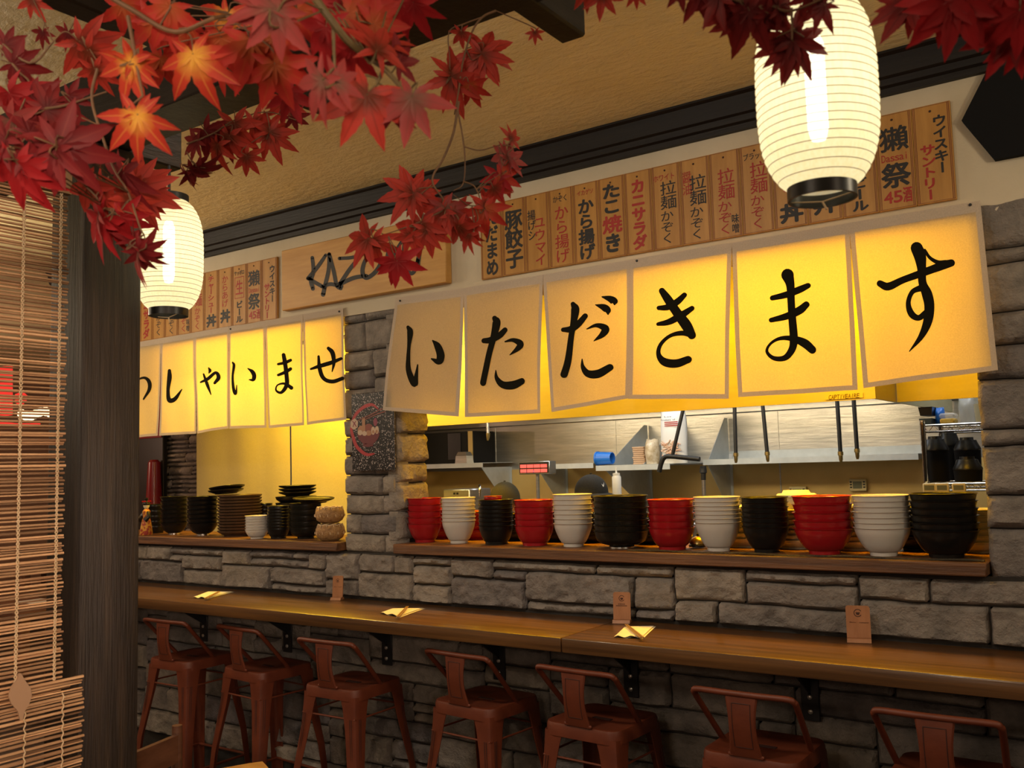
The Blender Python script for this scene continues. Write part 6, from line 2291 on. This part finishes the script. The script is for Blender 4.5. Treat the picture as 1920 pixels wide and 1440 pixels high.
D1, D2, D3, D4 = 0.95, 1.15, 1.45, 1.80
garland('maple garland with gold hearted orange leaves hanging over the rafter at the top', [
    [(150, -40, D1, .003), (250, 20, D1), (330, 60, D1), (420, 30, D1), (520, 40, D2), (590, 0, D2)],
    [(240, 30, D1), (252, 95, D1), (262, 150, D1), (268, 180, D1)]],
    [(245, 116, 82, -28, 25, 10, D1, 'gold'), (245, 116, 60, 120, 35, 10, D1, 'gold'), (258, 216, 92, -8, 15, -8, D1, 'gold'),
     (255, 214, 50, 70, 30, 15, D1, 'gold'), (362, 102, 96, 12, 15, 10, D1, 'gold'), (290, 40, 90, -15, 30, 10, D2, 'orange'),
     (318, 12, 84, -40, 20, -15, D1, 'orange'), (352, 52, 70, -25, 40, 20, D2, 'orange'), (415, 70, 88, 10, 30, 10, D2, 'orange'),
     (428, 30, 84, -20, 20, 15, D2, 'gold'), (470, 78, 108, 20, 20, -10, D1, 'orange'), (515, 120, 96, 20, 28, 12, D1, 'orange'),
     (510, 70, 90, -10, 25, 15, D1, 'orange'), (415, 130, 56, -5, 40, 30, D2, 'orange'), (300, 110, 62, -25, 30, -25, D2, 'orange'),
     (330, 70, 60, 60, 40, 10, D2, 'orange'), (540, 175, 60, 25, 25, -10, D2, 'crimson'), (230, 10, 70, 30, 35, 10, D2, 'orange')], 1)
garland('maple garland with a thick olive stem and large dusky star leaves before the rafters', [
    [(575, -25, 0.85, .0042), (615, 30, 0.85), (655, 80, 0.87), (695, 110, 0.9), (722, 130, 0.9), (762, 175, 0.9)],
    [(625, 40, 0.86, .002), (626, 90, 0.86), (628, 135, 0.86)], [(720, 128, .9, .002), (705, 160, .9), (690, 178, .9)]],
    [(505, 15, 105, 200, 15, 10, 0.78, 'dusty'), (520, 22, 100, -50, 25, -15, 0.78, 'dusty'), (605, 150, 88, -42, 38, 20, 0.78, 'dusty'),
     (630, 155, 62, 130, 40, 20, 0.78, 'dusty'), (688, 178, 112, -28, 8, -6, 0.86, 'brick'), (773, 182, 92, -12, 5, 8, 0.86, 'dusty'),
     (612, 50, 92, -8, 30, 22, 0.92, 'crimson'), (655, 25, 98, 62, 18, 10, 0.95, 'orange'), (660, 90, 72, 35, 30, 30, 0.92, 'crimson'),
     (706, 95, 84, 170, 30, 35, 0.88, 'brick'), (722, 85, 56, 140, 30, -30, 0.95, 'brick'), (668, 130, 58, -60, 35, 20, 0.95, 'brick'),
     (745, 120, 62, 150, 15, 30, 0.95, 'maroon'), (735, 190, 60, 20, 25, 10, 0.95, 'maroon'), (700, 45, 80, 100, 30, 20, 0.95, 'orange'),
     (640, 10, 80, -30, 35, 10, 0.98, 'crimson'), (775, 5, 72, 28, 30, 35, 1.0, 'crimson'), (745, -12, 80, 10, 30, 10, 1.0, 'crimson'),
     (560, 20, 80, 30, 30, 10, 1.0, 'orange')], 2, 'stem')
garland('maple sprig with star leaves on thin twigs at the cut rafter', [
    [(930, 20, D3, .002), (905, 32, D3), (885, 60, D3), (868, 115, D3), (860, 170, D3), (852, 215, D3)],
    [(905, 32, D3, .0013), (870, 45, D3), (842, 60, D3), (843, 110, D3), (844, 140, D3)]],
    [(902, 102, 72, -5, 10, 8, D3, 'brick'), (905, 100, 66, 120, 15, -5, D3, 'brick'), (846, 146, 72, 15, 12, 10, D3, 'brick'), (848, 140, 58, 150, 20, 10, D3, 'brick'),
     (880, 160, 46, 30, 35, 20, D3, 'orange'), (865, 60, 34, 0, 40, 20, D3, 'brick'), (1003, 60, 22, 5, 20, 10, D3, 'brick'),
     (1128, -12, 46, -8, 20, 5, D2, 'brick'), (1100, -22, 42, 10, 20, 5, D2, 'brick'), (1192, -14, 30, 5, 20, 5, D2, 'brick')], 3)
garland('maple cluster hanging on long bare twigs before the name board', [
    [(860, 190, D3, .0022), (850, 250, D3), (830, 300, D3), (814, 325, D3), (812, 345, D3), (830, 372, D3), (838, 392, D3)],
    [(857, 200, D3, .0014), (868, 260, D3), (872, 305, D3), (868, 345, D3), (850, 358, D3)],
    [(868, 340, D3, .0013), (890, 350, D3), (900, 380, D3), (880, 385, D3), (850, 365, D3)],
    [(830, 395, D3, .0013), (790, 415, D3), (750, 430, D3), (720, 440, D3)], [(870, 275, D3, .0012), (900, 282, D3), (935, 272, D3)]],
    [(772, 361, 69, -75, 10, 10, D3, 'brick'), (775, 362, 58, 160, 15, 10, D3, 'brick'), (780, 365, 48, 60, 20, 0, D3, 'brick'),
     (834, 390, 62, 20, 18, 10, D3, 'dusty'), (836, 388, 46, 175, 40, 10, D3, 'dusty'), (830, 395, 56, -60, 20, 10, D3, 'brick'), (850, 400, 53, 60, 20, -10, D3, 'brick'),
     (790, 420, 62, -5, 15, 15, D3, 'brick'), (800, 430, 56, 15, 25, -10, D3, 'brick'), (690, 448, 66, -70, 20, 20, D3, 'brick'), (700, 450, 59, 15, 25, 15, D3, 'brick'),
     (745, 490, 58, 32, 15, 15, D3, 'crimson'), (740, 488, 48, -12, 25, -10, D3, 'crimson'),
     (770, 440, 45, -30, 30, 15, D3, 'brick'), (860, 425, 53, 20, 25, 40, D3, 'brick'), (880, 440, 42, -30, 30, 30, D3, 'brick'),
     (908, 391, 56, 8, 10, 8, D3, 'orange'), (910, 388, 45, 150, 25, 20, D3, 'brick'), (890, 420, 35, -20, 30, 35, D3, 'brick'),
     (940, 330, 46, 70, 15, 10, D3, 'orange'), (938, 332, 45, -40, 25, 10, D3, 'crimson'), (950, 290, 53, -30, 40, 30, D3, 'dusty'), (958, 262, 35, 160, 30, 40, D3, 'brick'),
     (955, 300, 48, 140, 40, 20, D3, 'dusty'), (925, 352, 40, 40, 30, 10, D3, 'brick')], 4)
garland('dark maroon maple garland hanging over the bamboo blind', [
    [(-20, 60, D2, .002), (55, 118, D2), (100, 78, D2)], [(0, 92, D2, .0018), (36, 135, D2), (55, 160, D2), (30, 225, D2)],
    [(185, 120, D2, .002), (172, 185, D2), (195, 265, D2), (215, 320, D2), (240, 360, D2), (262, 425, D2), (270, 440, D2)],
    [(130, 320, D2, .0015), (180, 368, D2), (190, 390, D2)], [(70, 205, D2, .002), (120, 198, D2), (200, 172, D2)]],
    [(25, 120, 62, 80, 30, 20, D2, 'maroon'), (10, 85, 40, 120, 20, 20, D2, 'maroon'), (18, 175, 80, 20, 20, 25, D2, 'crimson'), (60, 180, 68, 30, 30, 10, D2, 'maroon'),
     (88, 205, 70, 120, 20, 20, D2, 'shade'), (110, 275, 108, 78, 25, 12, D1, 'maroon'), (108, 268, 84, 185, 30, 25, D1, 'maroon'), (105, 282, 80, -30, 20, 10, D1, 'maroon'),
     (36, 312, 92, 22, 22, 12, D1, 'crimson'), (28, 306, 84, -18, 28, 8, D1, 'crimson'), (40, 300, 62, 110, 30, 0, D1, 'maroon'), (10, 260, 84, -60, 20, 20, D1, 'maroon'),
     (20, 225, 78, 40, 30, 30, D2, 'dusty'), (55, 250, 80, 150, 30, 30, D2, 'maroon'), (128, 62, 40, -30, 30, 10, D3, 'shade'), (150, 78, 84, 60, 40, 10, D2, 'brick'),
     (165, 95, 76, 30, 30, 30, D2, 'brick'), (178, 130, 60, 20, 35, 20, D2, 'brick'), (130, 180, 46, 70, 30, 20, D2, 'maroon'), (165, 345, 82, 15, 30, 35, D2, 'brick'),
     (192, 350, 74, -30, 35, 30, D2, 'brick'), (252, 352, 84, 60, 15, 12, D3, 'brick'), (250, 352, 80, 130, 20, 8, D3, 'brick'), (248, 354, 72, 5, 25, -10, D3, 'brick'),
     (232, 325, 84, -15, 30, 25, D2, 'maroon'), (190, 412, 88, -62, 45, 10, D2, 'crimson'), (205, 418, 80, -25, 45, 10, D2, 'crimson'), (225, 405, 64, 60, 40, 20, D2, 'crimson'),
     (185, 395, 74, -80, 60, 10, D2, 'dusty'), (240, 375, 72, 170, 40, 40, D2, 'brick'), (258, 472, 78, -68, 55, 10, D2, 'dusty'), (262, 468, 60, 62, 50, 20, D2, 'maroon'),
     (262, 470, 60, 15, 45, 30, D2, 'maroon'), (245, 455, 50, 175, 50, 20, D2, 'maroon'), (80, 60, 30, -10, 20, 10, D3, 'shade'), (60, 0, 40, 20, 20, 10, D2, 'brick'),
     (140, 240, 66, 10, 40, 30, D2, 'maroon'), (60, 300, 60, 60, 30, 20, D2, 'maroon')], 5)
garland('small brick red maple sprig against the ceiling below the beam', [
    [(350, 270, D4, .0018), (400, 250, D4), (440, 225, D4), (500, 210, D4), (555, 225, D4)], [(500, 212, D4, .0013), (504, 230, D4), (506, 245, D4)],
    [(350, 285, D4, .0013), (365, 310, D4), (385, 315, D4)]],
    [(506, 249, 60, 12, 10, 10, D4, 'brick'), (506, 247, 46, 160, 20, 10, D4, 'brick'), (440, 232, 72, 5, 20, 12, D4, 'brick'), (430, 255, 60, -12, 30, 15, D4, 'brick'),
     (408, 272, 54, -30, 30, 25, D4, 'brick'), (462, 292, 40, 35, 25, 10, D4, 'brick'), (385, 245, 56, 40, 30, 15, D4, 'maroon'), (370, 265, 44, -60, 30, 15, D4, 'maroon'),
     (548, 218, 36, 60, 40, 20, D4, 'maroon'), (475, 232, 50, 80, 35, 20, D4, 'brick'), (358, 318, 52, 80, 62, 40, D4, 'maroon'), (372, 315, 56, 55, 66, 40, D4, 'maroon'),
     (350, 325, 40, -20, 60, 30, D4, 'maroon'), (535, 190, 50, -20, 30, 10, D4, 'brick')], 6)
garland('dark maple sprig hanging before the big glowing lantern', [
    [(1300, -30, D1, .002), (1380, 0, D1), (1440, 10, D1), (1484, 20, D1), (1560, -10, D1)], [(1484, 15, D1, .0015), (1485, 50, D1), (1485, 74, D1)]],
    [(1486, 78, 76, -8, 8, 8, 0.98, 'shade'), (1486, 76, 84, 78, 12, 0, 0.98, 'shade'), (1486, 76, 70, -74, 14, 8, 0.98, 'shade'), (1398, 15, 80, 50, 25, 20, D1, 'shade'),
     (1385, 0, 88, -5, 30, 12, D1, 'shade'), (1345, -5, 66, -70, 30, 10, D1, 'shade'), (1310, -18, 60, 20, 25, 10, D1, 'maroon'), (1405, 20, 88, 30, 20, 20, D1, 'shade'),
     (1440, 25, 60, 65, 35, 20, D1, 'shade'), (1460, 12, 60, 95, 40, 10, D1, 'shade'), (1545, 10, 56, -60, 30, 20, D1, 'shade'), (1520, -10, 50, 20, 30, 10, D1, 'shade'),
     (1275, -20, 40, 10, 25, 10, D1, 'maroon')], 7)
garland('crimson maple sprig at the upper corner over the hexagon panel', [
    [(1620, -30, D1, .002), (1720, -10, D1), (1800, -8, 0.85), (1880, 10, 0.85), (1950, 30, 0.85)]],
    [(1705, 5, 80, -72, 25, 12, D1, 'shade'), (1712, 8, 66, -40, 30, 10, D1, 'shade'), (1740, 0, 54, 5, 30, 10, D1, 'maroon'), (1790, 5, 104, -2, 18, 10, 0.82, 'crimson'),
     (1800, 0, 100, 35, 20, 8, 0.82, 'crimson'), (1775, -8, 90, -40, 25, 8, 0.82, 'crimson'), (1905, 45, 96, -28, 20, 10, 0.85, 'crimson'), (1900, 48, 84, -75, 25, 12, 0.85, 'maroon'),
     (1912, 20, 90, 10, 25, 15, 0.82, 'crimson'), (1925, 60, 84, -10, 25, 10, 0.85, 'crimson'), (1880, -10, 90, 20, 25, 10, 0.82, 'crimson')], 8)
